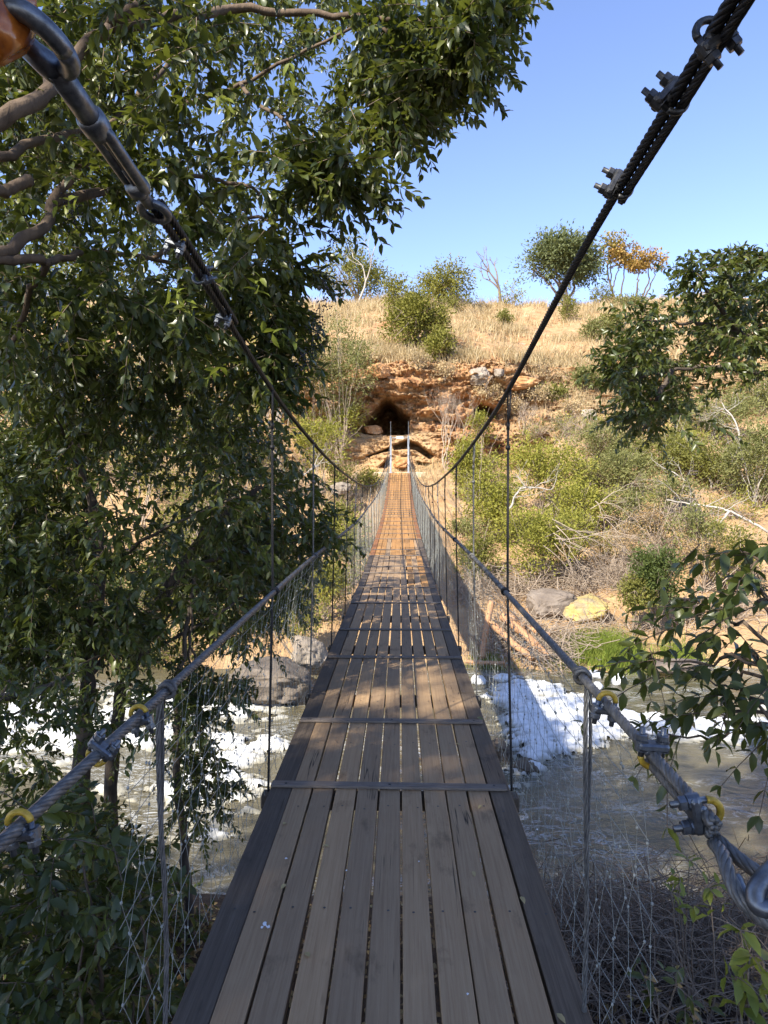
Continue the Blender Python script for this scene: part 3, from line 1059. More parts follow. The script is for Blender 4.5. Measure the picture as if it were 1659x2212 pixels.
# --- hangers, one mesh each, with the eye loop and crimp at the top
for s in (-1, 1):
    for i, y in enumerate(np.arange(3.2, 36.6, 1.52)):
        yj = y + rng.normal(0, .015)
        xt, xm, xb = s * float(cx_(yj)), s * float(hx_(yj)) + s * .012, s * (HALF + .012)
        zt, zb = float(cz_(yj)), float(dz_(yj)) - .03
        zm = float(hz_(yj))
        mb = MB()
        if zt - zm > .25:
            lo = zt - min(.16, (zt - zm) * .5)
            mb.tube([(xt, yj - .004, lo), (xt + .006, yj - .012, lo + .06), (xt + .006, yj - .017, zt), (xt, yj, zt + .019), (xt, yj + .017, zt), (xt, yj + .012, lo + .06), (xt, yj + .004, lo)], .0045, 6)
            mb.tube([(xt, yj, lo + .012), (xt, yj, lo - .025)], .0085, 8)
            if y < 12:
                mb.tube([(xt, yj, lo - .10), (xt, yj, lo - .118)], .012, 8)
            top = lo
        else:
            top = zt
        if y < 8:
            mb.rope([(xt, yj, top), (xm, yj, zm), (xb, yj, zb)], .0066, 5, .05, .01)
        else:
            mb.tube([(xt, yj, top), (xm, yj, zm), (xb, yj, zb)], .0060, 6)
        # turns round the handrail
        a = np.linspace(0, 2 * math.pi * 2.0, 25)
        hx, hz = s * float(hx_(yj)), float(hz_(yj))
        mb.tube(np.stack([hx + .016 * np.cos(a), yj - .02 + .04 * a / a[-1], hz + .016 * np.sin(a)], 1), .0052, 5)
        mb.build('hanger', M['rope_dark'] if i % 3 != 1 or y < 4 else M['rope'], bridge)
    # the rope hung from the handrail at the near end, wound down past the deck edge
    y0 = 1.71 if s < 0 else 1.86
    hx, hz = s * float(hx_(y0)), float(hz_(y0))
    mb = MB()
    a = np.linspace(0, 2 * math.pi * 1.4, 22)
    mb.tube(np.stack([hx + .019 * np.cos(a), y0 - .02 + .03 * a / a[-1], hz + .019 * np.sin(a)], 1), .0065, 6)
    z = np.linspace(hz, -1.9, 52)
    wv = .006 * np.sin(z * 6)
    mb.rope(np.stack([hx + s * .018 + wv - s * .01 * (hz - z) / 2, y0 - .07 * (hz - z) / 2 + wv, z], 1), .0068, 4, .16, .012)
    mb.rope(np.stack([hx + s * .024 - wv, y0 + .012 - .07 * (hz - z) / 2, z], 1)[:9], .0055, 4, .14, .012)
    mb.build('side_stay', M['rope'] if s > 0 else plain_mat('weathered_rope', (.07, .065, .06), (.17, .155, .14), 40, .7, .2, .2, .001), bridge)

# --- net on both sides: knotted wires, drawn-out diamonds
for s in (-1, 1):
    mb = MB()
    yv = np.concatenate([np.arange(1.5, 10, .068), np.arange(10, 36.8, .058)])
    lev = np.linspace(0, 1, 8)
    nl = len(lev)
    jit = rng.normal(0, 1, (len(yv) + 2, nl, 3))
    Cs, kn = [], []
    for i, y in enumerate(yv):
        zig = np.array([.027 * (1 if (i + j) % 2 else -1) for j in range(nl)])
        yy = y + zig + .006 * jit[i, :, 0]
        yy = yy + .10 * (1 - lev) * (1 if y < 4 else 0) * .6
        zb, zh = dz_(yy) - .02, hz_(yy) - .012
        bulge = .045 * np.sin(math.pi * lev) * (1 + .5 * vnoise(y * .8, 2, s))
        xx = s * ((HALF + .014) * (1 - lev) + (hx_(yy)) * lev + bulge + .004 * jit[i, :, 1])
        Cs.append(np.stack([xx, yy, zb + (zh - zb) * (lev + .008 * jit[i, :, 2] * (lev > 0) * (lev < 1))], 1))
    C = np.array(Cs)
    r = np.where(yv < 7, .0011, .0014)
    thin_tubes(mb, C, r)
    # slack diagonal wires running along the net
    for q in range(9):
        l0 = (q + .5) / 9
        y = np.arange(1.5, 30, .12)
        l_ = np.clip(l0 + .018 * np.sin(y * 5 + q) + .02 * vnoise(y * 2, q, s), 0, 1)
        zb, zh = dz_(y) - .02, hz_(y) - .012
        xx = s * ((HALF + .016) * (1 - l_) + hx_(y) * l_ + .047 * np.sin(math.pi * l_) * (1 + .5 * vnoise(y * .8, 2, s)))
        mb.tube(np.stack([xx, y, zb + (zh - zb) * l_], 1), .0011, 3)
    # knots, big enough to see on the near panels
    kv, kf = ico(1)
    for i, y in enumerate(yv):
        if y > 5.5:
            break
        for j in range(1, nl - 1):
            mb.add(kv * np.array([.0035, .0042, .0055]) + C[i, j], kf)
    mb.build('side_net', M['twine'], bridge)

# --- fittings
def frame_of(t, up):
    t = np.asarray(t, float) / np.linalg.norm(t)
    u_ = np.asarray(up, float) - np.dot(up, t) * t
    u_ /= np.linalg.norm(u_)
    return np.stack([np.cross(t, u_), t, u_], 1)      # x: sideways, y: along the cable, z: bolts


cl_mesh = {}


def clamp(pos, tdir, up, scale=1.0, ub='yellow_steel', body='steel'):
    key = (ub, body)
    R4 = Matrix.Identity(4)
    F = frame_of(tdir, up)
    if key not in cl_mesh:
        sb = MB().box((0, 0, .016), .062, .034, .016, None, .004).box((0, 0, .006), .034, .030, .016, None, .004)
        for sx in (-1, 1):
            sb.tube([(sx * .021, 0, .006), (sx * .021, 0, .027)], .0135, 12)
        ub_ = MB()
        a = np.linspace(0, math.pi, 14)
        pts = np.concatenate([[(.021, 0, .052)], np.stack([.021 * np.cos(a), 0 * a, -.006 - .021 * np.sin(a)], 1), [(-.021, 0, .052)]])
        ub_.tube(pts[1:-1], .0064, 8)
        for sx in (-1, 1):
            ub_.tube([(sx * .021, 0, -.006), (sx * .021, 0, .054)], .0058, 8, 1)
        nu = MB()
        a6 = np.linspace(0, 2 * math.pi, 7)[:-1]
        hexr = [np.stack([rr * np.cos(a6), rr * np.sin(a6), np.full(6, zz)], 1) for rr, zz in ((.0122, .0), (.0128, .002), (.0128, .0115), (.0115, .0135))]
        hv = np.concatenate(hexr)
        hq = np.array([[r_ * 6 + i, r_ * 6 + (i + 1) % 6, (r_ + 1) * 6 + (i + 1) % 6, (r_ + 1) * 6 + i] for r_ in range(3) for i in range(6)])
        nu.add(hv, [hq, np.array([[5, 4, 3, 2, 1, 0], [18, 19, 20, 21, 22, 23]])])
        o1 = sb.build('cable_clamp', M[body], None, False)
        o2 = ub_.build('u_bolt', [M[ub], M[body]], None, True)
        o3 = nu.build('nut', M[body], None, False)
        cl_mesh[key] = (o1.data, o2.data, o3.data)
        for o in (o1, o2, o3):
            bpy.data.objects.remove(o)
    a_, b_, c_ = cl_mesh[key]
    o = bpy.data.objects.new('cable_clamp', a_)
    COL.objects.link(o)
    o.parent = bridge
    mw = Matrix([[*(F[i] * scale), pos[i]] for i in range(3)] + [[0, 0, 0, 1]])
    o.matrix_local = mw
    u = bpy.data.objects.new('u_bolt', b_)
    COL.objects.link(u)
    u.parent = o
    for sx in (-1, 1):
        n_ = bpy.data.objects.new('nut', c_)
        COL.objects.link(n_)
        n_.parent = o
        n_.location = (sx * .021, 0, .0272)
    return o


def on_main(s, y):
    return np.array([s * float(cx_(y)), y, float(cz_(y))]), np.array([s * float(cx_(y + .02) - cx_(y - .02)), .04, float(cz_(y + .02) - cz_(y - .02))])


def on_hand(s, y):
    return np.array([s * float(hx_(y)), y, float(hz_(y))]), np.array([s * float(hx_(y + .02) - hx_(y - .02)), .04, float(hz_(y + .02) - hz_(y - .02))])


# right main cable: doubled tail and three clamps
for y, up in ((1.16, (.55, .1, -.8)), (1.315, (-.75, .1, .65)), (1.62, (-.85, -.1, .45))):
    p, t = on_main(1, y)
    clamp(p, t, up, 1.0, 'dark_steel' if y < 1.2 else 'dark_steel', 'dark_steel')
y = np.linspace(.9, 1.66, 30)
tail = MB().rope(np.stack([cx_(y) + .016, y + .004, cz_(y) - .014], 1), .0105, pitch=.12)
tail.build('cable_tail', M['rope_dark'], bridge)
# left main cable: clamps near the turnbuckle
for y, up, ub in ((1.86, (-.3, .2, -.9), 'yellow_steel'), (2.08, (.85, -.2, .35), 'steel'), (2.36, (-.3, -.5, -.8), 'steel')):
    p, t = on_main(-1, y)
    clamp(p, t, up, .85, ub, 'steel')
y = np.linspace(1.69, 2.45, 30)
tail = MB().rope(np.stack([-cx_(y) + .017, y, cz_(y) + .012], 1), .0105, pitch=.12)
y = np.linspace(1.69, 1.93, 14)
tail.rope(np.stack([-cx_(y), y, cz_(y)], 1), .0118, pitch=.12)
tail.build('cable_tail', M['rope_dark'], bridge)
# handrail clamps
for s, y, up, ub in ((-1, 1.31, (.55, -.35, .75), 'yellow_steel'), (-1, 1.52, (.25, -.2, -.95), 'yellow_steel'), (-1, 1.03, (.15, -.2, -1), 'yellow_steel'),
                     (1, 1.335, (.05, -.1, 1), 'yellow_steel'), (1, 1.10, (-.9, -.2, -.15), 'yellow_steel'), (1, 1.63, (-.15, .2, -.95), 'yellow_steel')):
    p, t = on_hand(s, y)
    clamp(p, t, up, .98 if s > 0 else .86, ub, 'steel')
# doubled cable on the right handrail down to its eye and shackle
y = np.linspace(1.07, 1.36, 16)
tl = MB().rope(np.stack([hx_(y) + .004, y, hz_(y) - .025 + .002 * (y - 1)], 1), .0115, pitch=.12)
LP = [(1548, 1812, 1.075), (1600, 1858, 1.03), (1659, 1900, .995), (1715, 1935, .975), (1748, 1975, .96), (1735, 2008, .95), (1695, 2008, .945), (1645, 1985, .945), (1602, 1945, .955), (1576, 1895, .985), (1560, 1845, 1.03), (1540, 1818, 1.08)]
K = np.arange(len(LP))
kq = np.linspace(0, len(LP) - 1, 80)
LPW = np.array([at(*q) for q in LP])
loop = np.stack([_spl(kq, K, LPW[:, c]) for c in range(3)], 1)
tl.rope(loop, .0112, pitch=.11)
tl.build('cable_tail', M['rope'], bridge)
th = MB()
cen = loop[20:66].mean(0)
inner = cen + (loop[16:68] - cen) * .80
th.tube(inner, .0085, 8)
th.build('thimble', M['steel'], bridge)
sh = MB()
sp = np.array([at(1770, 1790, .97), at(1720, 1835, .965), at(1668, 1880, .955), at(1634, 1925, .945), at(1640, 1958, .935), at(1690, 1955, .93), at(1770, 1900, .93)])
kq = np.linspace(0, 6, 40)
sh.tube(np.stack([_spl(kq, np.arange(7), sp[:, c]) for c in range(3)], 1), .0135, 12)
sh.build('shackle', M['steel'], bridge)

# left turnbuckle from the main cable up to its anchor
A = at(330, 452, 1.68)
Bp = at(62, 62, 1.13)
ax = (A - Bp) / np.linalg.norm(A - Bp)
L_ = np.linalg.norm(A - Bp)
Ft = frame_of(ax, (.3, -.6, .75))
lx = lambda u_, x, z: Bp + ax * u_ * L_ + Ft[:, 0] * x * 1.35 + Ft[:, 2] * z * 1.35
tbk = MB()
tbk.tube([lx(.16, 0, 0), lx(.44, 0, 0)], .022, 14)
tbk.tube([lx(.38, 0, 0), lx(.395, 0, 0), lx(.45, 0, 0), lx(.47, 0, 0)], [.024, .028, .028, .024], 16)
tbk.tube([lx(.80, 0, 0), lx(.96, 0, 0)], .0145, 12)
tbk.tube([lx(.16, 0, 0), lx(.96, 0, 0)], .006, 8)
body = tbk.build('turnbuckle', M['steel'], bridge)
fr = MB()
for sx in (-1, 1):
    fr.tube([lx(.43, sx * .010, 0), lx(.47, sx * .0155, 0), lx(.80, sx * .0155, 0), lx(.84, sx * .010, 0)], .0128, 12)
fr.tube([lx(.42, 0, 0), lx(.435, 0, 0), lx(.475, 0, 0)], [.024, .028, .025], 16)
fr.tube([lx(.795, 0, 0), lx(.81, 0, 0), lx(.845, 0, 0), lx(.855, 0, 0)], [.021, .027, .027, .021], 16)
fr.tube([lx(.47, 0, 0), lx(.56, 0, 0)], .009, 10)
fr.tube([lx(.70, 0, 0), lx(.80, 0, 0)], .009, 10)
fr.build('turnbuckle_frame', M['steel'], body)
ey = MB()
q = np.linspace(0, 2 * math.pi, 29)
ey.tube(np.stack([lx(1.02 + .075 * math.cos(k), .026 * math.sin(k) * .8, .008 * math.sin(k)) for k in q]), .0105, 10)
ey.build('end_eye', M['steel'], body)
hk = MB()
q = np.linspace(-.7, math.pi * 1.12, 26)
q = np.linspace(0, 2 * math.pi, 34)
hk.tube(np.stack([lx(.055 - .115 * math.sin(k), .034 * math.cos(k), .004) for k in q]), .0165, 12)
hk.tube([lx(.10, -.03, 0), lx(.155, -.012, 0), lx(.18, 0, 0)], [.018, .0225, .022], 12)
hk.build('anchor_hook', M['steel'], body)
# creased orange plastic wrapped round the anchor above the hook
pc0 = at(8, 40, 1.12)
uu, vv = np.meshgrid(np.linspace(0, 2 * math.pi, 42), np.linspace(-1, 1, 26))
rr = np.sqrt(np.clip(1 - (np.abs(vv)) ** 3.2, .0, 1)) * (1 + .20 * fbm(np.cos(uu) * 1.6, np.sin(uu) * 1.6, vv * 1.5, 4) + .10 * np.sin(3 * uu + 2 * vv))
W3 = np.stack([.058 * rr * np.cos(uu), .05 * rr * np.sin(uu), .062 * vv + .012 * np.sin(uu * 2)], -1).reshape(-1, 3) + pc0 + np.array([-.012, 0, 0])
ii = np.arange(uu.size).reshape(uu.shape)
MB().add(W3, np.stack([ii[:-1, :-1], ii[:-1, 1:], ii[1:, 1:], ii[1:, :-1]], -1).reshape(-1, 4)).build('plastic_wrap', M['plastic'], bridge)

# --- far portal, its sign and the landing
for s in (-1, 1):
    pb = MB().box((s * .485, 37.3, 2.67), .10, .10, 2.06, None, .006).box((s * .485, 37.3, 1.70), .2, .2, .03, None, .004)
    pb.tube([(s * .485, 37.3, 3.70), (s * .485, 37.3, 4.5)], .006, 6)
    pb.build('portal_post', M['post'], bridge, smooth=False)
MB().tube([(-.485, 37.3, 3.60), (.485, 37.3, 3.60)], .02, 8).build('cross_bar', M['post'], bridge)
MB().box((.02, 37.27, 3.62), .36, .02, .13, None, .003).build('sign', M['sign'], bridge, smooth=False)
ab = MB().box((0, 38.1, 1.18), 2.9, 1.3, 1.1, None, .03).box((.95, 37.1, .6), 1.0, .9, 1.5, None, .05)
ab.build('landing_block', M['concrete'], bridge, smooth=False)

# ================================================================== rocks, logs and drift on the banks
rock('boulder', 'broad grey boulder at the far waterline left of the bridge', 574, 1472, 16.6, 108, 46, 1.2, M['rock_shade'], 3.1, .5)
rock('boulder', 'pale sandy boulder behind the broad grey waterline boulder', 668, 1405, 18.8, 44, 34, .7, M['rock_pale'], 8.3, .4)
rock('boulder', 'small wet brown rock breaking the foam right of the deck', 1140, 1668, 12.6, 38, 22, .4, M['rock_wet'], 1.7, .3)
rock('boulder', 'low brown rock by the deck edge in the foam', 1082, 1630, 13.2, 26, 26, .5, M['rock_wet'], 6.6, .3)
rock('boulder', 'yellow lichen covered slab on the far right bank', 1262, 1314, 22.6, 56, 27, .8, M['rock_lichen'], 4.4, .5)
rock('boulder', 'shaded brown slab joined to the yellow lichen slab', 1186, 1308, 22.9, 60, 30, .8, M['rock_grey'], 12.2, .5)
rock('boulder', 'pale knobbly rock on the grassy slope above the cave', 1034, 812, 47.0, 22, 20, .7, M['rock_pale'], 2.2, .25)
rock('boulder', 'smaller pale rock right of the knobbly one on the slope', 1078, 806, 47.5, 14, 11, .4, M['rock_pale'], 7.7, .25)
rock('boulder', 'red brown rock poking out of the dry grass under the right tree', 1316, 775, 52, 18, 12, .6, M['rock_orange'], 5.2, .3)
rock('boulder', 'pale stone beside the bushes below the right hillside', 1272, 900, 43, 15, 20, .5, M['rock_pale'], 9.1, .3)
rock('boulder', 'orange lump of rock between the portal posts', 870, 998, 40.4, 22, 13, .5, M['rock_orange'], 10.4, .3)
rock('boulder', 'brown rock lying inside the dark cave mouth', 806, 930, 45.0, 24, 12, .7, M['rock_orange'], 13.4, .3)
rock('boulder', 'pale grey rock among the scrub on the right bank', 1475, 1100, 27, 48, 24, .8, M['rock_pale'], 15.4, .4)
rock('boulder', 'grey ledge behind the fallen twigs on the right bank', 1380, 1135, 25.5, 52, 24, .7, M['rock_grey'], 16.4, .4)
rock('boulder', 'grey rock under the bridge by the left bushes', 735, 1055, 32, 22, 16, .5, M['rock_pale'], 17.4, .4)
rock('boulder', 'red brown crag on the brow right of the cave', 1128, 828, 46.0, 40, 17, .8, M['rock_orange'], 21.4, .3)
rock('boulder', 'orange block capping the main cave mouth', 822, 806, 43.6, 30, 17, .8, M['rock_orange'], 23.4, .2)
rock('boulder', 'flat brown stone at the river edge below the green grass', 1460, 1440, 18.6, 70, 16, .5, M['rock_grey'], 25.4, .4)

for lab, a, b, r in (('thick stripped orange log leaning highest in the bank drift pile', (1085, 1330, 20.6), (1185, 1420, 19.4), .13),
                     ('thick stripped orange log lowest in the bank drift pile', (1068, 1352, 20.3), (1150, 1425, 19.2), .11),
                     ('upright pale root stump standing in the bank drift pile', (1062, 1300, 20.8), (1042, 1420, 19.6), .10),
                     ('short dark log across the bank drift pile', (1100, 1330, 21.0), (1190, 1372, 20.2), .10),
                     ('long thin log lying at the waterline beside the deck', (1005, 1428, 19.3), (1090, 1432, 19.2), .06)):
    p, q = at(*a), at(*b)
    lb_ = MB()
    limb(lb_, [p, (p + q) / 2 + rng.normal(0, .05, 3), q], r, r * .8, 10, .05)
    for kq in range(3):
        s0 = p + (q - p) * rng.uniform(.2, .8)
        limb(lb_, [s0, s0 + rng.normal(0, .22, 3) + np.array([0, 0, .12])], r * .3, r * .1, 5, .02, sub=3)
    tag(lb_.build('driftwood_log', M['log'], org=p), lab, 'log')

for lab, px, py, rx, ry in (('tall white foam clump floating apart right of the handrail', 1336, 1466, 17, 14), ('flat white foam clump just beyond the handrail knot', 1283, 1455, 18, 9),
                            ('small white foam clump in front of the flat one', 1290, 1480, 12, 9), ('white foam clump nearest the deck edge under the log', 1034, 1466, 16, 13),
                            ('jagged white foam clump seen through the net', 1086, 1462, 19, 10), ('tiny white foam clump between net wires', 1131, 1479, 7, 5)):
    Yw = wpt(px, py + ry * .8)[1]
    c = at(px, py, Yw)
    k = Yw / FPX
    d = .35 * fbm(IV4[:, 0] * 2 + px, IV4[:, 1] * 2, IV4[:, 2] * 2, 4)
    tag(MB().add(IV4 * (1 + d)[:, None] * np.array([rx * k, rx * k, ry * k]) + np.array([c[0], c[1], WZ + ry * k * .5]), IF4, 0, 1.0).build('foam_clump', M['foam'], org=(c[0], c[1], WZ)), lab, 'foam')

# drift twigs heaped on the far bank
C = []
for (px, py, Y, sx, sy, n) in ((1120, 1340, 20.6, 80, 60, 520), (1010, 1300, 24, 50, 60, 260), (1190, 1400, 19.6, 70, 25, 200), (1330, 1345, 21, 100, 20, 90), (1230, 1360, 20.3, 60, 18, 120), (1290, 1180, 24.5, 150, 120, 620), (1480, 1150, 26, 170, 90, 520), (1550, 1290, 22, 130, 60, 300), (1110, 1230, 24, 100, 90, 400), (690, 1200, 25, 90, 150, 420)):
    for q in range(n):
        p = at(px + rng.normal(0, sx * .5), py + rng.normal(0, sy * .5), Y + rng.normal(0, .5))
        p[2] = max(min(p[2], gnd(p[0], p[1]) + abs(rng.normal(0, .35))), gnd(p[0], p[1]) + .04)
        d = rng.normal(size=3) * [1, .6, .5]
        d *= rng.uniform(.25, .8) / np.linalg.norm(d)
        C.append([p - d, p - d * .3 + rng.normal(0, .04, 3), p + d * .4 + rng.normal(0, .04, 3), p + d])
mb = MB()
thin_tubes(mb, np.array(C), rng.uniform(.006, .018, len(C)))
tag(mb.build('drift_twigs', M['twig']), 'pale drift twigs heaped along the far bank', 'drift', kind='stuff')

# ================================================================== grass
def blades(pts, h, wd, lean=.35):
    n = len(pts)
    a = rng.uniform(0, math.pi, n)
    sx = np.stack([np.cos(a), np.sin(a), 0 * a], 1)
    ln_ = rng.normal(0, lean, (n, 2))
    hh = h * rng.uniform(.5, 1.25, n)
    tip = pts + np.stack([ln_[:, 0] * hh, ln_[:, 1] * hh, hh], 1)
    midp = pts + np.stack([ln_[:, 0] * hh * .3, ln_[:, 1] * hh * .3, hh * .55], 1)
    V = np.stack([pts - sx * wd, pts + sx * wd, midp + sx * wd * .7, midp - sx * wd * .7, tip], 1).reshape(-1, 3)
    o = np.arange(n)[:, None] * 5
    return V, [np.array([[0, 1, 2, 3]]) + o, np.array([[3, 2, 4]]) + o], np.repeat(rng.random(n), 5)


def surf_pts(n, vlo, vhi, xlo, xhi, thr, sc=.35, seed=0):
    out = []
    tot = 0
    while tot < n:
        m_ = n * 3
        v = rng.uniform(vlo, vhi, m_)
        x = rng.uniform(xlo, xhi, m_)
        ci = np.clip(np.searchsorted(xs, x), 1, nc - 1)
        ri = np.clip(np.searchsorted(vs, v), 1, nr - 1)
        fr_ = ((v - vs[ri - 1]) / (vs[ri] - vs[ri - 1]))[:, None]
        fc_ = ((x - xs[ci - 1]) / (xs[ci] - xs[ci - 1]))[:, None]
        G = lambda r_, c_: np.stack([TX[r_, c_], TY[r_, c_], TZ[r_, c_]], 1)
        P = (G(ri - 1, ci - 1) * (1 - fr_) + G(ri, ci - 1) * fr_) * (1 - fc_) + (G(ri - 1, ci) * (1 - fr_) + G(ri, ci) * fr_) * fc_
        ok = fbm(P[:, 0] * sc + seed, P[:, 1] * sc, seed, 4) + rng.normal(0, .12, m_) > thr
        ok &= rng.random(m_) < (60 / np.maximum(P[:, 1], 40)) ** 1
        out.append(P[ok])
        tot += ok.sum()
    return np.concatenate(out)[:n]


gb = MB()
P = np.concatenate([surf_pts(30000, 28.0, 30.2, -16, 26, .12, .42, 3), surf_pts(24000, 30, 33.2, -24, 34, -.02, .4, 5)])
V, F, R_ = blades(P, .55, .022, .45)
gb.add(V, F, 0, R_)
P = surf_pts(9000, 28.0, 33.0, -20, 30, .1, .25, 9)
P = np.repeat(P[:1300], 11, 0) + rng.normal(0, .15, (14300, 3)) * [1, 1, .1]
V, F, R_ = blades(P, 1.0, .024, .4)
gb.add(V, F, 0, R_)
P = np.concatenate([surf_pts(9000, 12.0, 16.5, -16, 22, .0, .6, 4), surf_pts(9000, 16, 28, 6.5, 26, -.05, .5, 8), surf_pts(6000, 16, 28, -24, -7, -.1, .5, 8)])
V, F, R_ = blades(P, .45, .012, .4)
gb.add(V, F, 0, R_)
tag(gb.build('dry_grass', M['drygrass'], smooth=False), 'dry straw grass covering the far hillside', 'grass', kind='stuff')

gb = MB()
for (px, py, Y, sx, sy, n, h) in ((1315, 1405, 19.9, 68, 14, 5200, .42), (1215, 1420, 19.6, 40, 8, 900, .2), (1480, 1410, 19.9, 40, 10, 1400, .32), (1335, 1435, 19.35, 60, 6, 900, .25), (1060, 1428, 19.4, 50, 10, 700, .2)):
    q = at(px, py, Y)
    k = Y / FPX
    P = np.stack([q[0] + rng.normal(0, sx * k * .55, n), Y + rng.normal(0, .38, n), 0 * np.zeros(n)], 1)
    P[:, 2] = [gnd(a_, b_) for a_, b_ in P[:, :2]]
    V, F, R_ = blades(P, h, .009, .35)
    gb.add(V, F, 0, R_)
tag(gb.build('green_grass', M['greengrass'], smooth=False), 'bright green grass tufts at the far waterline', 'grass', kind='stuff')

# ================================================================== ridge trees
bush('ridge_tree', 'olive bushy tree on the ridge above the left canopy edge', 'tree', 770, 592, 72, 60, 75, 'olive', 5200, .24, lobes=14, trunk_px=778, r=.12)
bare('bare_tree', 'pale crooked bare tree before the left olive ridge tree', 'tree', 775, 71, 528, 'whitewood', (.16, 0), .42, 4, .14, frac=.42, kids=(2, 2))
bare('bare_shrub', 'grey brown twiggy shrub left of the pale crooked tree', 'shrub', 735, 71, 570, 'twig_brown', (0, 0), .5, 4, .05, stems=6, frac=.34)
bush('juniper_tree', 'tall ragged olive tree with a dark trunk in mid slope', 'tree', 905, 692, 66, 72, 57, 'juniper', 9000, .16, lobes=20, trunk_px=908, r=.13, fill_=.7, core=.5)
bush('juniper_tree', 'thin topped olive tree behind the mid slope one on its left', 'tree', 862, 640, 34, 50, 62, 'juniper', 2600, .17, lobes=10, r=.09)
bush('juniper_tree', 'dark low spur of olive foliage at the lower right of the slope tree', 'tree', 945, 745, 34, 38, 55.5, 'juniper', 2600, .16, lobes=9, r=.08)
bush('ridge_tree', 'rounded yellow olive tree on the ridge behind the slope trees', 'tree', 968, 614, 68, 44, 70, 'juniper', 5200, .2, lobes=13, trunk_px=985, r=.12)
bush('shrub', 'loose olive shrub hanging under the rounded ridge tree', 'shrub', 985, 652, 38, 26, 66, 'olive', 1100, .17, lobes=7, r=.05)
bare('bare_tree', 'leafless dead tree alone on the skyline', 'tree', 1080, 73, 545, 'twig_brown', (-.08, 0), .38, 4, .20, frac=.40, kids=(2, 3), up=.3)
bush('shrub', 'small bright green shrub at the foot of the skyline dead tree', 'shrub', 1107, 640, 26, 26, 72, 'yellowgreen', 520, .17, lobes=6, r=.04)
bush('dome_tree', 'large dome shaped blue green tree on the skyline', 'tree', 1218, 566, 84, 56, 76, 'bluegreen', 12000, .27, lobes=26, trunk_px=1228, r=.18, fill_=.4, core=.4)
bare('bare_shrub', 'brown leafless thicket under the dome tree', 'shrub', 1222, 75, 590, 'twig_brown', (0, 0), .6, 4, .05, stems=7, frac=.34)
for lab, px, tx, crown, Y in (('tall orange leaved tree with bare upper trunk beside the dome tree', 1338, 1332, ((1325, 522, 40, 18), (1340, 560, 38, 22), (1352, 545, 30, 18), (1318, 548, 24, 16)), 77),
                              ('shorter orange leaved tree right of the tall one', 1392, 1372, ((1400, 556, 40, 17), (1382, 574, 26, 12), (1420, 570, 24, 12)), 76)):
    bx = at(tx, 660, Y)[0]
    base = np.array([bx, Y, gnd(bx, Y) - .1])
    t = thing('orange_tree', lab, 'tree', base)
    tm_ = MB()
    cm = MB()
    for cx0, cy0, rx0, ry0 in crown:
        e = at(cx0, cy0 + ry0 * .5, Y)
        limb(tm_, [base + rng.normal(0, .2, 3) * [1, 1, 0], (base * .45 + e * .55) + rng.normal(0, .35, 3), e], .13, .04, 6, .35, sub=7)
        for q in range(6):
            limb(tm_, [e, at(cx0 + rng.normal(0, rx0 * .6), cy0 + rng.normal(0, ry0 * .6), Y + rng.normal(0, 1))], .04, .015, 4, .12, sub=4)
        P = blob(cx0, cy0, Y, rx0 * 1.15, ry0 * 1.15, 1.6, 700)
        kk_ = fbm(P[:, 0] * .8, P[:, 1] * .8, P[:, 2] * 1.1, 2) > -.12
        P = P[kk_]
        n = len(P)
        leaves(cm, P, rng.normal(size=(n, 3)), rng.normal(0, .6, (n, 3)) + [0, 0, 1], .36, .2, LT4, 0, np.clip((e[2] + 1 - P[:, 2]) * 0 + rng.random(n) * (.75 if cy0 > 530 else .35) + (0 if cy0 > 530 else .65), 0, 1))
    tm_.build('trunk', M['bark_warm'], t)
    cm.build('crown', M['orange'], t, smooth=False)
for lab, px, py, rx, ry, Y, mt in (('olive green shrub below the dome tree on the slope', 1226, 668, 26, 30, 69, 'olive'), ('low green shrub on the slope beneath the right tree tips', 1286, 716, 28, 26, 60, 'greygreen'),
                                   ('dull green scrub left of the orange trees', 1300, 640, 26, 26, 74, 'olive'), ('faint olive scrub under the orange trees', 1362, 655, 40, 16, 73, 'greygreen'),
                                   ('small olive tuft on the slope above the knobbly rock', 1092, 690, 17, 13, 61, 'olive'), ('pale dry shrub on the slope left of the knobbly rock', 905, 780, 26, 22, 49, 'drygrass'),
                                   ('dry bush on the brow between cave and knobbly rock', 960, 800, 34, 26, 46.5, 'drygrass'), ('dry straw shrub over the small right cave', 1062, 850, 30, 20, 46, 'drygrass'), ('brown dry scrub on the rocky slope behind the first right hanger', 1118, 872, 40, 26, 44, 'drygrass'),
                                   ('dry scrub high on the rocky slope right of the main cable', 1180, 800, 44, 24, 50, 'drygrass'), ('straw coloured scrub below the red crag', 1165, 850, 34, 20, 46, 'drygrass'),
                                   ('dry scrub beside the pale hillside stone', 1225, 885, 40, 26, 44, 'drygrass'), ('olive scrub at the top of the rocky right slope', 1262, 820, 34, 24, 50, 'greygreen'),
                                   ('small olive scrub on the rocky slope', 1200, 850, 22, 14, 46, 'olive'), ('dry tuft on the left shoulder of the cave brow', 770, 775, 40, 22, 48, 'drygrass'),
                                   ('green shrub on the upper right slope', 1320, 700, 22, 30, 63, 'olive')):
    bush('shrub', lab, 'shrub', px, py, rx, ry, Y, mt, 1000, .16, lobes=7, r=.04, stems=4)

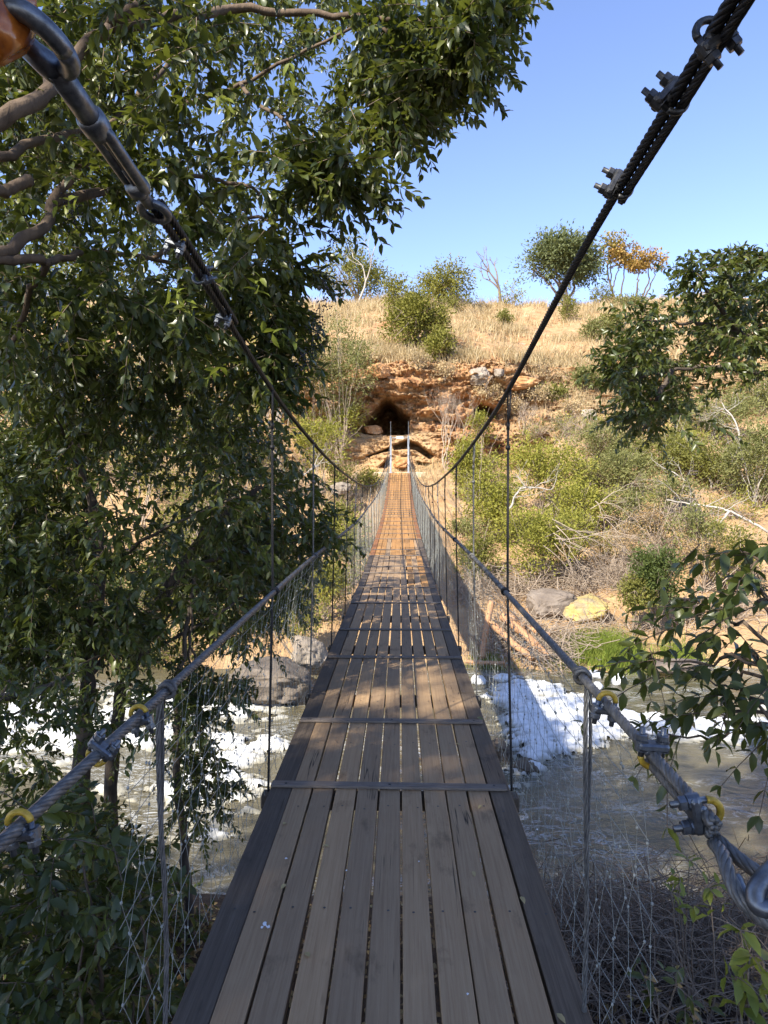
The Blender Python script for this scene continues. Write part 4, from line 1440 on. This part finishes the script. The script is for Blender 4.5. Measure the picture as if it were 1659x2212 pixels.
# ================================================================== scrub on the far bank
FB = [
    ('leafy_shrub', 'pale green shrub with white stems left of the cave', 735, 800, 74, 104, 40.2, 'greygreen', 5200, .10, 12, 'twig', 14),
    ('leafy_shrub', 'round leaved bright shrub hanging over the left lip of the cave', 740, 905, 52, 30, 41.0, 'yellowgreen', 1800, .11, 8, 'twig', 5),
    ('leafy_shrub', 'yellowing shrub below the white stemmed shrub', 690, 960, 62, 62, 33, 'yellowgreen', 2400, .10, 9, 'twig', 6),
    ('leafy_shrub', 'dry brown scrub between left hangers under the ledge', 745, 1030, 44, 44, 33, 'olive', 1100, .09, 8, 'twig_brown', 6),
    ('leafy_shrub', 'low yellow grass bush at the foot of the sandy ledge', 798, 1035, 30, 20, 36, 'yellowgreen', 800, .09, 6, 'twig', 2),
    ('leafy_shrub', 'upright yellow green bush right of the far landing', 1012, 1020, 44, 78, 34, 'yellowgreen', 2800, .10, 10, 'twig_brown', 4),
    ('leafy_shrub', 'green bush below the small right cave', 1040, 930, 30, 36, 40, 'yellowgreen', 1300, .11, 8, 'twig', 3),
    ('leafy_shrub', 'big yellow green bush behind the second right hanger', 1075, 1095, 72, 84, 29, 'yellowgreen', 4600, .09, 12, 'twig', 6),
    ('leafy_shrub', 'wide yellow green bush in the middle of the right bank', 1175, 1015, 88, 62, 31, 'yellowgreen', 4600, .095, 13, 'twig', 9),
    ('leafy_shrub', 'drooping bright yellow bush above the lichen slab', 1165, 1178, 78, 84, 24.5, 'yellowgreen', 5200, .08, 13, 'twig_brown', 5),
    ('leafy_shrub', 'sparse grey green bush up by the pale hillside stone', 1290, 955, 88, 40, 36, 'greygreen', 3200, .10, 11, 'twig', 6),
    ('leafy_shrub', 'grey green bush beneath the right tree tips', 1330, 1025, 92, 52, 32, 'greygreen', 4400, .095, 13, 'twig', 6),
    ('leafy_shrub', 'olive bush at centre right full of pale sticks', 1440, 985, 82, 60, 34, 'olive', 4000, .10, 12, 'whitewood', 7),
    ('leafy_shrub', 'yellow tinged bush near the right frame edge', 1545, 1000, 70, 56, 32, 'olive', 3400, .095, 11, 'whitewood', 5),
    ('leafy_shrub', 'grey thorn bush cut by the right frame edge', 1632, 1000, 70, 84, 30, 'greygreen', 4400, .09, 12, 'whitewood', 5),
    ('leafy_shrub', 'high grey green bush under the right tree', 1545, 900, 92, 52, 38, 'greygreen', 4000, .11, 12, 'whitewood', 6),
    ('leafy_shrub', 'tall hazy bush rising at the right frame edge', 1640, 860, 70, 66, 42, 'greygreen', 3600, .12, 11, 'whitewood', 4),
    ('leafy_shrub', 'small bush between twigs and yellow green bush', 1250, 1085, 70, 44, 28, 'yellowgreen', 2600, .085, 10, 'twig', 8),
    ('leafy_shrub', 'thin grey green bush above the grey ledge', 1352, 1090, 66, 34, 28, 'greygreen', 2000, .085, 9, 'twig', 7),
    ('leafy_shrub', 'dense round olive bush standing on the sandy shelf', 1424, 1246, 50, 62, 21.3, 'darkgreen', 5200, .07, 14, 'twig_brown', 0),
    ('leafy_shrub', 'smaller olive bush leaning from the round one', 1376, 1286, 34, 34, 21.2, 'olive', 2000, .07, 9, 'twig_brown', 0),
    ('leafy_shrub', 'dim brown green thicket at the right bank behind dark leaves', 1570, 1190, 84, 70, 24, 'olive', 2600, .08, 11, 'twig_brown', 10),
    ('leafy_shrub', 'brown thicket above the sandy shelf', 1500, 1140, 60, 50, 25, 'greygreen', 1100, .08, 9, 'twig_brown', 12),
    ('leafy_shrub', 'brown leaved thicket behind the fallen dry branch', 1330, 1165, 62, 40, 25.5, 'deadleaf', 1500, .06, 10, 'twig', 14),
    ('leafy_shrub', 'dry brown thicket among the grey ledges', 1420, 1120, 56, 34, 26.5, 'deadleaf', 1100, .06, 9, 'twig', 14),
    ('leafy_shrub', 'dim brown scrub under the white forked limb', 1520, 1200, 70, 44, 23.5, 'deadleaf', 1300, .06, 9, 'twig_brown', 14),
    ('leafy_shrub', 'bright yellow tuft glowing among the olive bushes', 1500, 960, 30, 30, 33, 'yellowgreen', 1000, .09, 7, 'twig', 3),
    ('leafy_shrub', 'pale green bush just above the fallen dry branch', 1240, 1140, 50, 40, 25.5, 'yellowgreen', 1300, .075, 9, 'twig', 10),
    ('leafy_shrub', 'grey green scrub filling the gap below the right forked limb', 1450, 1060, 70, 34, 28, 'greygreen', 2000, .08, 9, 'twig', 9),
    ('leafy_shrub', 'low bush under the deck beside the drift pile', 1030, 1215, 44, 66, 25, 'olive', 2000, .08, 9, 'twig', 8),
    ('leafy_shrub', 'small green bush left under the deck', 765, 1180, 40, 62, 25, 'yellowgreen', 1700, .08, 9, 'twig', 5),
    ('leafy_shrub', 'sunny green bush low on the left bank by the net', 700, 1265, 58, 60, 22, 'yellowgreen', 2400, .075, 10, 'twig', 4),
]
for nm, lab, px, py, rx, ry, Y, mt, n, L, lb_, tw, vis in FB:
    bush(nm, lab, 'shrub', px, py, rx * 1.14, ry * 1.1, Y, mt, int(n * 1.5), L, lobes=lb_ + 4, twig=tw, stems=6, r=.03, vis=vis, core=.45, fill_=.6)
for q in range(30):
    px_, py_ = rng.uniform(1000, 1680), rng.uniform(905, 1215)
    if px_ < 1100 and py_ > 1150:
        continue
    Yq = hit(px_, py_ + 28, 21) or 30
    bush('scrub_bush', 'low scrub bush filling the right bank slope between the named shrubs', 'shrub', px_, py_, rng.uniform(34, 60), rng.uniform(24, 38), min(Yq, 41.5), ('yellowgreen', 'yellowgreen', 'olive', 'greygreen')[q % 4], 1000, .08, lobes=8, twig='twig', stems=5, r=.025,
         vis=5, core=.45, fill_=.6, group='low scrub filling the right bank')
for q in range(26):
    px_, py_ = rng.uniform(20, 690), rng.uniform(720, 1290)
    Yq = hit(px_, py_ + 40, 20.5) or 32
    bush('scrub_bush', 'sunny scrub bush glimpsed through the left trees on the far bank', 'shrub', px_, py_, rng.uniform(50, 80), rng.uniform(40, 60), min(Yq, 40), ('yellowgreen', 'yellowgreen', 'olive')[q % 3], 1300, .09, lobes=9, twig='twig', stems=5, r=.025,
         vis=4, core=.45, fill_=.6, group='scrub behind the left trees')
# scrub and trees seen only in scraps through the left tree
for i, (px, py, rx, ry, Y, mt, lab) in enumerate((
        (640, 1330, 70, 54, 19.6, 'yellowgreen', 'sunny bush between the handrail and the grey boulder'),
        (480, 1310, 110, 74, 20.5, 'darkgreen', 'green bush on the far bank above the left handrail'),
        (330, 1390, 120, 66, 19.8, 'olive', 'olive bush at the far waterline behind the left trunks'),
        (120, 1400, 130, 60, 19.8, 'darkgreen', 'dark bush dipping to the far waterline at far left'),
        (730, 1130, 50, 50, 27, 'olive', 'olive bush seen between the left hangers under the deck'),
        (600, 760, 80, 120, 38, 'yellowgreen', 'sunny pale shrub showing through the lower edge of the left canopy'),
        (500, 900, 110, 130, 32, 'yellowgreen', 'sunlit bush glimpsed behind the left main cable'),
        (330, 760, 130, 150, 34, 'greygreen', 'pale sunlit tree glimpsed through the middle of the left leaves'),
        (150, 640, 130, 130, 36, 'yellowgreen', 'sunny treetop glimpsed through upper left branches'),
        (40, 850, 120, 160, 30, 'greygreen', 'pale bush glimpsed at the far left frame edge'),
        (300, 980, 130, 110, 28, 'yellowgreen', 'bright bush glimpsed low behind the dark left tree'),
        (120, 1120, 130, 110, 25, 'greygreen', 'hazy green bush glimpsed beneath the left leaves'),
        (430, 1130, 110, 110, 25, 'olive', 'olive bush glimpsed behind the left handrail'),
        (580, 1200, 80, 90, 24, 'olive', 'olive bush behind the broad grey boulder'),
        (280, 1290, 160, 80, 22, 'darkgreen', 'dark green bush along the far left waterline'),
        (20, 1290, 140, 90, 22, 'darkgreen', 'dark bush on the waterline at the left frame edge'),
        (470, 640, 90, 90, 46, 'olive', 'olive tree on the slope behind the left canopy'))):
    bush('leafy_shrub', lab, 'shrub', px, py, rx, ry, Y, mt, 3600, .085 * Y / 27, lobes=12, twig='whitewood' if i % 2 else 'twig', stems=6, r=.04, vis=6, core=.45, fill_=.6)
# leafless shrubs
bare('bare_shrub', 'pale leafless shrub spreading right of the cave mouth', 'shrub', 962, 38.5, 800, 'twig', (.02, 0), .30, 5, .045, stems=5, frac=.27, kids=(2, 3), up=.35)
bare('bare_shrub', 'brown leafless shrub on the brow above the right cave', 'shrub', 1010, 45.5, 790, 'twig_brown', (0, 0), .5, 4, .025, stems=7, frac=.34)
bare('bare_shrub', 'grey leafless shrub behind the first right hanger', 'shrub', 1130, 41, 850, 'twig', (.1, 0), .45, 4, .03, stems=7, frac=.32)
bare('bare_shrub', 'thin leafless shrub left of the sparse grey green bush', 'shrub', 1210, 38, 870, 'twig', (.1, 0), .45, 4, .03, stems=6, frac=.32)
bare('bare_shrub', 'leafless pale stems under the handrail by the landing', 'shrub', 1000, 30, 1010, 'twig', (.1, 0), .4, 4, .03, stems=6, frac=.32)
bare('bare_shrub', 'leafless sticks under the left hangers', 'shrub', 700, 28, 1000, 'twig_brown', (.05, 0), .45, 4, .03, stems=6, frac=.32)
# fallen twiggy branches sweeping down to the right
for lab, p0_, n, ln, wdt in (('large fallen dry branch with fine twigs sweeping down to the olive bush', (1195, 1150, 23.2), 11, 3.6, .5), ('smaller dry branch of grey twigs above the fallen one', (1290, 1090, 25.0), 8, 2.2, .45)):
    p = at(*p0_)
    t = thing('dry_branch', lab, 'branch', p)
    mb = MB()
    for q in range(n):
        d = np.array([.9 + rng.normal(0, .25), -.35 + rng.normal(0, .3), -.42 + rng.normal(0, .45)])
        fractal(mb, p + rng.normal(0, .25, 3), d / np.linalg.norm(d), ln * .34 * rng.uniform(.7, 1.1), .017, 5, .30, (2, 3), -.08, .74)
    mb.build('branches', M['twig'], t)
for lab, pts in (('white forked dead limb at the right bank', ((1659, 1150, 25), (1580, 1105, 25.5), (1505, 1090, 26), (1440, 1080, 26.2))), ('white dead limb hanging low at the right bank', ((1575, 1105, 25.4), (1535, 1150, 25.2), (1490, 1170, 25.2))),
                 ('short white dead limb standing in the right scrub', ((1500, 1075, 28), (1480, 1040, 28), (1455, 1020, 28.3))), ('pale slanting dead trunk left behind the hangers', ((480, 1150, 22), (600, 1060, 23), (690, 1005, 24))),
                 ('white dead limb high in the right scrub', ((1600, 960, 33), (1590, 915, 33), (1560, 870, 33.5))), ('broken grey limb across the yellow green bush', ((1100, 1100, 27), (1125, 1055, 27), (1190, 1058, 27)))):
    P = [at(*q) for q in pts]
    mb = MB()
    path = limb(mb, P, .05, .02, 7, .10)
    for q in range(7):
        a0 = path[rng.integers(3, len(path))]
        fractal(mb, a0, rng.normal(size=3) + [-.3, 0, .2], .6, .018, 2, .5)
    tag(mb.build('dead_limb', M['whitewood'], org=P[0]), lab, 'branch')

# ================================================================== the privet trees on the near bank
CAN_A = [(-60, -60), (1070, -60), (1080, 20), (1040, 85), (1000, 140), (930, 180), (870, 230), (800, 290), (740, 320), (680, 370), (620, 450), (580, 560), (550, 640), (520, 700), (300, 700), (-60, 640)]
CAN_B = [(-60, 560), (420, 600), (550, 540), (590, 600), (590, 700), (560, 780), (530, 820), (500, 830), (470, 800), (330, 760), (-60, 800)]
big = thing('privet_tree', 'large glossy leaved tree overhanging the left of the bridge and the sky', 'tree', (-3.6, 1.6, -1.0))
bl, bt_ = MB(), MB()
privet_twigs(bl, bt_, fill(CAN_A, 3.4, 7.0, 1000, .06, 1.7, 2, 16), .35)
privet_twigs(bl, bt_, fill(CAN_A, 6.5, 10, 330, .07, 1.1, 6, 14), .35, (.3, .5), (.075, .115))
privet_twigs(bl, bt_, fill(CAN_B, 3.4, 6.5, 280, .10, 1.6, 4, 14), .45)
for px, py, Y, rx, ry, dy, n in ((1045, 50, 4.2, 44, 60, .35, 36), (1010, 115, 4.0, 44, 50, .3, 30), (965, 130, 4.2, 60, 60, .4, 44), (890, 180, 4.2, 50, 46, .4, 36), (860, 255, 4.0, 26, 34, .2, 16), (765, 365, 3.8, 34, 30, .2, 18),
                                 (735, 410, 3.9, 24, 20, .2, 10), (680, 350, 4.0, 46, 46, .3, 34), (830, 120, 4.6, 90, 90, .5, 70), (630, 560, 4.4, 24, 50, .3, 20), (615, 680, 4.4, 28, 60, .3, 24), (595, 770, 4.2, 40, 40, .3, 26),
                                 (570, 830, 4.1, 40, 30, .3, 16), (1090, 5, 4.2, 20, 24, .2, 10)):
    privet_twigs(bl, bt_, blob(px, py, Y, rx * .8, ry * .72, dy, n), .5, (.2, .34), (.075, .11), 10)
# the crown carries on overhead and behind, and throws the shade on the near deck
nO = 2300
cO = np.stack([rng.uniform(-6.8, .4, nO), rng.uniform(-8.5, 2.6, nO), rng.uniform(3.4, 7.4, nO)], 1)
qx, qy = proj(cO)
cO = cO[~((cO[:, 1] > -.4) & (qx > 760) & (qy > -500))]
g_ = fbm(cO[:, 0] * .8, cO[:, 1] * .8, cO[:, 2] * .8, 2)
privet_twigs(bl, bt_, cO[(g_ > -.08)], .3, (.35, .6), (.10, .15), 10)
nO = 3300
cO = np.stack([rng.uniform(-12.5, -1.6, nO), rng.uniform(-10, -.3, nO), rng.uniform(4.4, 8.3, nO)], 1)
g_ = fbm(cO[:, 0] * .7, cO[:, 1] * .7, cO[:, 2] * .7 + 4, 2)
xs_, ys_2 = cO[:, 0] + .734 * cO[:, 2], cO[:, 1] + .9375 * cO[:, 2]
over = (np.abs(xs_) < 1.6) & (ys_2 > -.5) & (ys_2 < 3.6)
privet_twigs(bl, bt_, cO[(g_ > -.16) | over], .3, (.5, .85), (.13, .19), 10)
zq = rng.uniform(4.6, 8, 420)  # extra twigs added out of view to deepen the near deck's shade
cQ = np.stack([rng.uniform(-1.3, 1.3, 420) - .734 * zq, rng.uniform(-.4, 3.4, 420) - .9375 * zq, zq], 1)
privet_twigs(bl, bt_, cQ, .3, (.5, .85), (.13, .19), 10)
bl.build('crown', [M['privet']], big)
tk = MB()
base = np.array([-3.6, 1.6, -1.1])
J = np.array([-2.9, 2.1, 1.9])
limb(tk, [base, np.array([-3.5, 1.7, .4]), J], .15, .10, 12, .10)
BR = [([J, at(0, 262, 2.9), at(130, 150, 3.3), at(235, 55, 3.7), at(420, -60, 4.4)], .042, .02), ([J, at(0, 545, 3.2), at(110, 440, 3.6), at(205, 320, 3.9), at(300, 200, 4.4), at(420, 90, 5)], .034, .012),
      ([J, at(-20, 340, 3.4), at(180, 285, 4.4), at(330, 250, 5), at(520, 180, 5.2), at(760, 60, 5)], .03, .010), ([J, at(0, 560, 3.2), at(100, 570, 3.4), at(170, 545, 3.8), at(330, 560, 4.6), at(520, 600, 4.8), at(640, 690, 4.5)], .026, .008),
      ([at(235, 55, 3.7), at(500, 20, 4.4), at(800, 40, 4.4), at(1050, 60, 4.2)], .035, .008), ([at(800, 40, 4.4), at(900, 130, 4.3), at(890, 250, 4.1)], .012, .005), ([at(520, 180, 5.2), at(650, 300, 4.6), at(780, 400, 3.9)], .016, .005),
      ([J, np.array([-3.4, .3, 4.2]), np.array([-2.6, -2.5, 6.0]), np.array([-1.2, -5, 6.8])], .08, .03), ([J, np.array([-4, 0, 4]), np.array([-5, -3, 5.6])], .09, .03),
      ([at(110, 440, 3.6), at(280, 400, 4.4), at(420, 380, 4.8), at(560, 420, 4.8)], .03, .01), ([at(330, 560, 4.6), at(460, 480, 4.8), at(620, 470, 4.6)], .02, .008), ([at(60, 390, 3.4), at(0, 410, 3.2), at(-60, 380, 3.0)], .03, .02),
      ([at(100, 570, 3.4), at(60, 640, 3.6), at(20, 760, 3.8), at(-40, 850, 4)], .02, .01), ([at(235, 55, 3.7), at(330, -20, 3.9)], .03, .02)]
for pts, r0, r1 in BR:
    limb(tk, pts, r0, r1, 8, .07)
tk.build('trunk', M['bark_warm'], big)
bt_.build('twigs', M['twig_brown'], big)
yb = MB()
privet_twigs(yb, None, np.concatenate([fill(CAN_A, 3.2, 6, 46, -.3, 1.5, 2, 10), fill(CAN_B, 3.2, 5, 20, -.3, 1.5, 2, 10)]), .35, (.14, .22), (.06, .09), 4, stem=False)
yb.build('young_leaves', M['privet_yellow'], big)


def berries(parent, spots, n=42):
    for px, py, Y in spots:
        c = at(px, py, Y)
        mb = MB()
        kv, kf = ico(1)
        for q in range(n):
            p = c + rng.normal(0, 1, 3) * np.array([.03, .03, .055])
            mb.add(kv * .0055 + p, kf)
        for q in range(5):
            mb.tube([c + [0, 0, .1], c + rng.normal(0, .03, 3)], .0015, 3)
        mb.build('berry_cluster', M['berry'], parent)


berries(big, ((720, 520, 4.2), (706, 585, 4.3), (690, 690, 4.2), (678, 745, 4.2), (655, 800, 4.1), (700, 640, 4.3), (580, 800, 4.2), (160, 460, 3.6)))

# the darker trees lower down the bank: each with its own trunk, limbs and crown
LOWER = [
    ('broad dark privet tree filling the left below the canopy', [(-60, 720), (250, 740), (430, 830), (560, 960), (600, 1080), (560, 1240), (380, 1330), (150, 1420), (-60, 1440)], 4.2, 8.0, 1750, (182, 1800, 4.9), ((180, 1620), (200, 1400), (215, 1150), (150, 950)), .075, 31),
    ('slender privet tree standing before the left hangers', [(430, 820), (600, 900), (700, 1080), (730, 1200), (690, 1260), (600, 1330), (470, 1420), (400, 1300), (400, 1000)], 5.2, 8.5, 520, (243, 1860, 5.2), ((243, 1600), (300, 1380), (420, 1180), (560, 1050)), .06, 37),
    ('thin leaning privet with small leaves along its dark stem', [(380, 1400), (480, 1440), (560, 1480), (480, 1560), (490, 1700), (440, 1800), (400, 1760), (375, 1600)], 4.4, 5.6, 190, (418, 2080, 4.5), ((395, 1800), (378, 1620), (390, 1440), (420, 1250)), .035, 41),
    ('dark leaved privet drooping over the water at the left frame edge', [(-60, 1400), (170, 1400), (330, 1440), (400, 1500), (330, 1560), (180, 1600), (110, 1700), (-60, 1700)], 3.0, 5.0, 150, (-60, 1900, 3.6), ((-60, 1600), (40, 1500), (150, 1480)), .04, 43),
]
for lab, poly, Y0, Y1, n, b_, tr_, r, sd in LOWER:
    base = at(*b_)
    base[2] = gnd(base[0], base[1]) - .1
    t = thing('privet_tree', lab, 'tree', base)
    lm, tm_ = MB(), MB()
    P = fill(poly, Y0, Y1, n, .03 if n > 300 else -.4, 1.5, sd, 18)
    privet_twigs(lm, tm_, P, .4, (.22, .42) if n > 300 else (.14, .26), (.065, .10) if n > 300 else (.045, .07), 10)
    lm.build('crown', M['privet'], t)
    tk = MB()
    pts = [base] + [at(px, py, b_[2] + .15 * i) for i, (px, py) in enumerate(tr_)]
    path = limb(tk, pts, r, r * .35, 10, .06)
    for q in range(9 if n > 300 else 5):
        a0 = path[rng.integers(len(path) // 3, len(path))]
        e = P[rng.integers(0, len(P))]
        limb(tk, [a0, (a0 + e) / 2 + rng.normal(0, .12, 3), e], r * .3, .006, 5, .08, sub=5)
    tk.build('trunk', M['bark'], t)
    tm_.build('twigs', M['twig_dark'], t)
    if n > 300:
        yb = MB()
        privet_twigs(yb, None, fill(poly, Y0, Y0 + 1, max(5, n // 90), -.3, 1.3, sd, 10), .3, (.12, .2), (.06, .085), 4, stem=False)
        yb.build('young_leaves', M['privet_yellow'], t)
    if sd == 37:
        berries(t, ((545, 900, 5.4), (560, 960, 5.6), (500, 870, 5.4), (710, 1120, 6.2), (715, 1165, 6.2), (660, 1140, 6)))
    if sd == 31:
        berries(t, ((300, 860, 4.8), (240, 800, 4.8), (380, 830, 4.9)))

# undergrowth on the near left bank
for lab, poly, Y0, Y1, n, sd in (('dark broad leaved shrub filling the lower left corner', [(-80, 1720), (200, 1760), (290, 1850), (300, 2000), (330, 2150), (300, 2290), (-80, 2290)], 2.3, 4.0, 430, 51),
                                 ('low shrub at the foot of the left trunks', [(180, 1740), (330, 1840), (300, 1990), (240, 1960), (180, 1900)], 4.0, 5.0, 120, 53),
                                 ('sparse ground shrub beneath the left net', [(270, 1930), (420, 1960), (470, 2060), (420, 2120), (300, 2120)], 4.0, 5.0, 60, 57)):
    P = fill(poly, Y0, Y1, n, -.2, 1.6, sd, 12)
    b0 = P.mean(0)
    b0[2] = gnd(b0[0], b0[1]) - .05
    t = thing('undergrowth_shrub', lab, 'shrub', b0)
    lm, tm_ = MB(), MB()
    privet_twigs(lm, tm_, P, -.1, (.2, .34), (.06, .095), 8)
    for q in range(14):
        e = P[rng.integers(0, len(P))]
        s0 = np.array([e[0] + rng.normal(0, .1), e[1] + rng.normal(0, .1), gnd(e[0], e[1]) - .03])
        limb(tm_, [s0, (s0 + e) / 2 + rng.normal(0, .06, 3), e], .012, .004, 4, .04, sub=4)
    lm.build('crown', M['privet'], t)
    tm_.build('stems', M['twig_dark'], t)

# right hand privet tree
CAN_R = [(1338, 770), (1310, 830), (1345, 880), (1370, 930), (1440, 950), (1480, 900), (1560, 880), (1700, 830), (1700, 560), (1640, 556), (1590, 600), (1560, 545), (1510, 560), (1480, 600), (1440, 640), (1400, 650), (1350, 690), (1330, 720)]
t = thing('privet_tree', 'glossy leaved tree reaching in from the right frame edge', 'tree', (5.6, 6.5, gnd(5.6, 6.5) - .1))
lm, tm_ = MB(), MB()
privet_twigs(lm, tm_, fill(CAN_R, 6.0, 8.5, 430, .05, 1.6, 61, 16), .15, (.25, .45), (.075, .11), 11, lift=.15)
for px, py, Y, rx, ry in ((1560, 575, 6.6, 20, 26), (1500, 600, 6.6, 24, 26), (1400, 690, 6.5, 40, 30), (1330, 800, 6.5, 22, 26), (1385, 890, 6.4, 34, 34), (1640, 580, 6.4, 24, 26), (1600, 640, 6.6, 60, 40)):
    privet_twigs(lm, tm_, blob(px, py, Y, rx, ry, .3, 13), -.1, (.2, .36), (.07, .10), 10, lift=.2)
lm.build('crown', M['privet'], t)
tk = MB()
tb0 = np.array([5.6, 6.5, gnd(5.6, 6.5) - .1])
J = np.array([5.2, 6.6, 2.0])
limb(tk, [tb0, np.array([5.5, 6.5, .2]), J], .14, .09, 10, .1)
for pts in ([J, at(1600, 800, 6.8), at(1450, 800, 6.7), at(1340, 830, 6.6)], [J, at(1600, 720, 7), at(1480, 700, 6.8), at(1380, 690, 6.6)], [J, at(1640, 700, 7), at(1580, 620, 6.8), at(1560, 560, 6.6)], [at(1450, 800, 6.7), at(1400, 900, 6.5), at(1390, 930, 6.4)],
            [at(1600, 720, 7), at(1540, 650, 6.7), at(1500, 590, 6.6)]):
    limb(tk, pts, .03, .007, 6, .06)
tk.build('trunk', M['bark'], t)
tm_.build('twigs', M['twig_brown'], t)
# its shade-giving neighbour: dark nearer sprays by the right handrail
t = thing('privet_shrub', 'dark large leaved shrub over the water by the right handrail', 'shrub', (2.6, 2.3, gnd(2.6, 2.3) - .1))
lm, tm_ = MB(), MB()
sb0 = np.array([2.6, 2.3, gnd(2.6, 2.3) - .1])
for tip, n, sp in (((1400, 1420, 2.9), 14, (60, 50)), ((1500, 1330, 2.8), 20, (70, 60)), ((1580, 1190, 2.7), 16, (60, 50)), ((1640, 1270, 2.6), 18, (50, 70)), ((1600, 1420, 2.7), 22, (70, 70)), ((1550, 1540, 2.7), 16, (70, 50)), ((1420, 1580, 2.8), 9, (46, 30)),
                   ((1640, 1560, 2.6), 12, (40, 50)), ((1500, 1470, 2.9), 9, (50, 30))):
    e = at(*tip)
    limb(tm_, [sb0 + [.2, 0, .9], at(1700, (tip[1] + 1500) / 2, 2.6), (e + at(1700, tip[1] + 40, 2.6)) / 2, e], .012, .003, 5, .05, sub=5)
    privet_twigs(lm, tm_, blob(tip[0], tip[1], tip[2], sp[0], sp[1], .25, max(4, int(n * .55))), .3, (.18, .32), (.07, .11), 4, out=np.array([-.6, 0, 0]))
limb(tm_, [sb0, sb0 + [.2, 0, .9], at(1700, 1200, 2.6)], .03, .012, 7, .05)
lm.build('crown', M['privet'], t)
tm_.build('stems', M['twig_dark'], t)
# yellow young plants low on the right
for lab, bpx, pts, n in (('pale yellow sprig with curled leaves in the lower right corner', (1640, 2230, 2.2), ((1600, 2010), (1620, 2060), (1590, 2110), (1625, 2140), (1650, 2080), (1600, 2180)), 6), ('thin sapling with a few yellow leaves beneath the right cable', (1520, 2060, 3.4), ((1490, 1860), (1470, 1900), (1530, 1920), (1500, 1960), (1450, 1930)), 4),
                         ('dark broad leaved sapling beneath the right net', (1430, 2260, 2.6), ((1420, 2150), (1460, 2130), (1480, 2180), (1395, 2120), (1500, 2210)), 5)):
    base = at(*bpx)
    base[2] = min(base[2], gnd(base[0], base[1]))
    t = thing('young_plant', lab, 'plant', base)
    lm, tm_ = MB(), MB()
    for px, py in pts:
        e = at(px, py, bpx[2])
        limb(tm_, [base, (base + e) / 2 + rng.normal(0, .03, 3), e], .006, .003, 5, .02, sub=5)
        privet_twigs(lm, tm_, e[None].repeat(2, 0), -.1, (.06, .12), (.055, .085) if n != 6 else (.07, .10), 2, lift=.2)
    lm.build('leaves', M['privet'] if n == 5 else M['privet_yellow'], t)
    tm_.build('stems', M['twig_brown'], t)

# dead brush along the near right bank
C, RR = [], []
for q in range(2600):
    px, py = rng.uniform(1130, 1760), rng.uniform(1930, 2300)
    Y = np.clip(5.48 * FPX / (py - 1030) * .62 + rng.normal(0, .35), 2.4, 6.5)
    p = at(px, py, Y)
    g0 = gnd(p[0], p[1])
    p[2] = g0 + abs(rng.normal(0, .22))
    if p[0] < .72:
        continue
    d = rng.normal(size=3) * [1, 1, .55]
    d *= rng.uniform(.15, .5) / np.linalg.norm(d)
    C.append([p - d, p - d * .3 + rng.normal(0, .05, 3), p + d * .4 + rng.normal(0, .05, 3), p + d + [0, 0, -.05]])
mb = MB()
thin_tubes(mb, np.array(C), rng.uniform(.002, .005, len(C)))
tag(mb.build('dead_brush', M['twig_brown']), 'tangle of dead brush on the near right bank', 'brush', kind='stuff')
# leaf litter on the near banks
P = np.stack([rng.uniform(-3.5, 4, 5200), rng.uniform(1.2, 6.4, 5200), np.zeros(5200)], 1)
P[:, 2] = [gnd(a_, b_) + .02 for a_, b_ in P[:, :2]]
lm = MB()
leaves(lm, P, rng.normal(size=P.shape) * [1, 1, .2], rng.normal(0, .3, P.shape) + [0, 0, 1], .07, .03, LT8)
tag(lm.build('leaf_litter', M['deadleaf']), 'dead leaves littering the near bank', 'leaf litter', kind='stuff')

# fallen leaves and specks on the deck
for lab, px, py, L, mt in (('green leaf lying on the deck by the second batten at right', 1030, 1541, .06, 'privet'), ('curled brown leaf on the deck left of centre near the bottom', 668, 2068, .035, 'deadleaf'), ('brown leaf scrap caught in the left edge gap', 618, 1908, .03, 'deadleaf'),
                           ('tan leaf scrap beside the first batten at left', 612, 1778, .03, 'deadleaf'), ('tan leaf scrap caught in the right plank gap', 1125, 1935, .035, 'deadleaf'), ('brown leaf scrap in the gap right of centre', 1022, 1880, .03, 'deadleaf'),
                           ('orange leaf scrap at the bottom right of the deck', 1202, 2190, .035, 'deadleaf'), ('small brown leaf on the third plank from the left', 697, 1823, .028, 'deadleaf'), ('dry leaf crumpled against the first batten at right', 1040, 1735, .03, 'deadleaf'), ('small tan leaf on the deck right of centre below the second batten', 985, 1600, .03, 'deadleaf'), ('brown leaf on the fourth plank near the first batten', 735, 1690, .03, 'deadleaf'), ('brown twisted leaf at the bottom centre gap', 790, 2212, .035, 'deadleaf')):
    d_ = RC @ np.array([(px - CX) / FPX, -(py - CY) / FPX, -1.0])
    p = CAMP + d_ * ((.004 - CAMP[2]) / d_[2])
    p[2] = float(dz_(p[1])) + .006
    lm = MB()
    leaves(lm, p[None], rng.normal(size=(1, 3)) * [1, 1, 0], np.array([[.1, -.1, 1]]), L, L * .55, LT8, 0, .9)
    tag(lm.build('fallen_leaf', M[mt], org=p), lab, 'leaf')
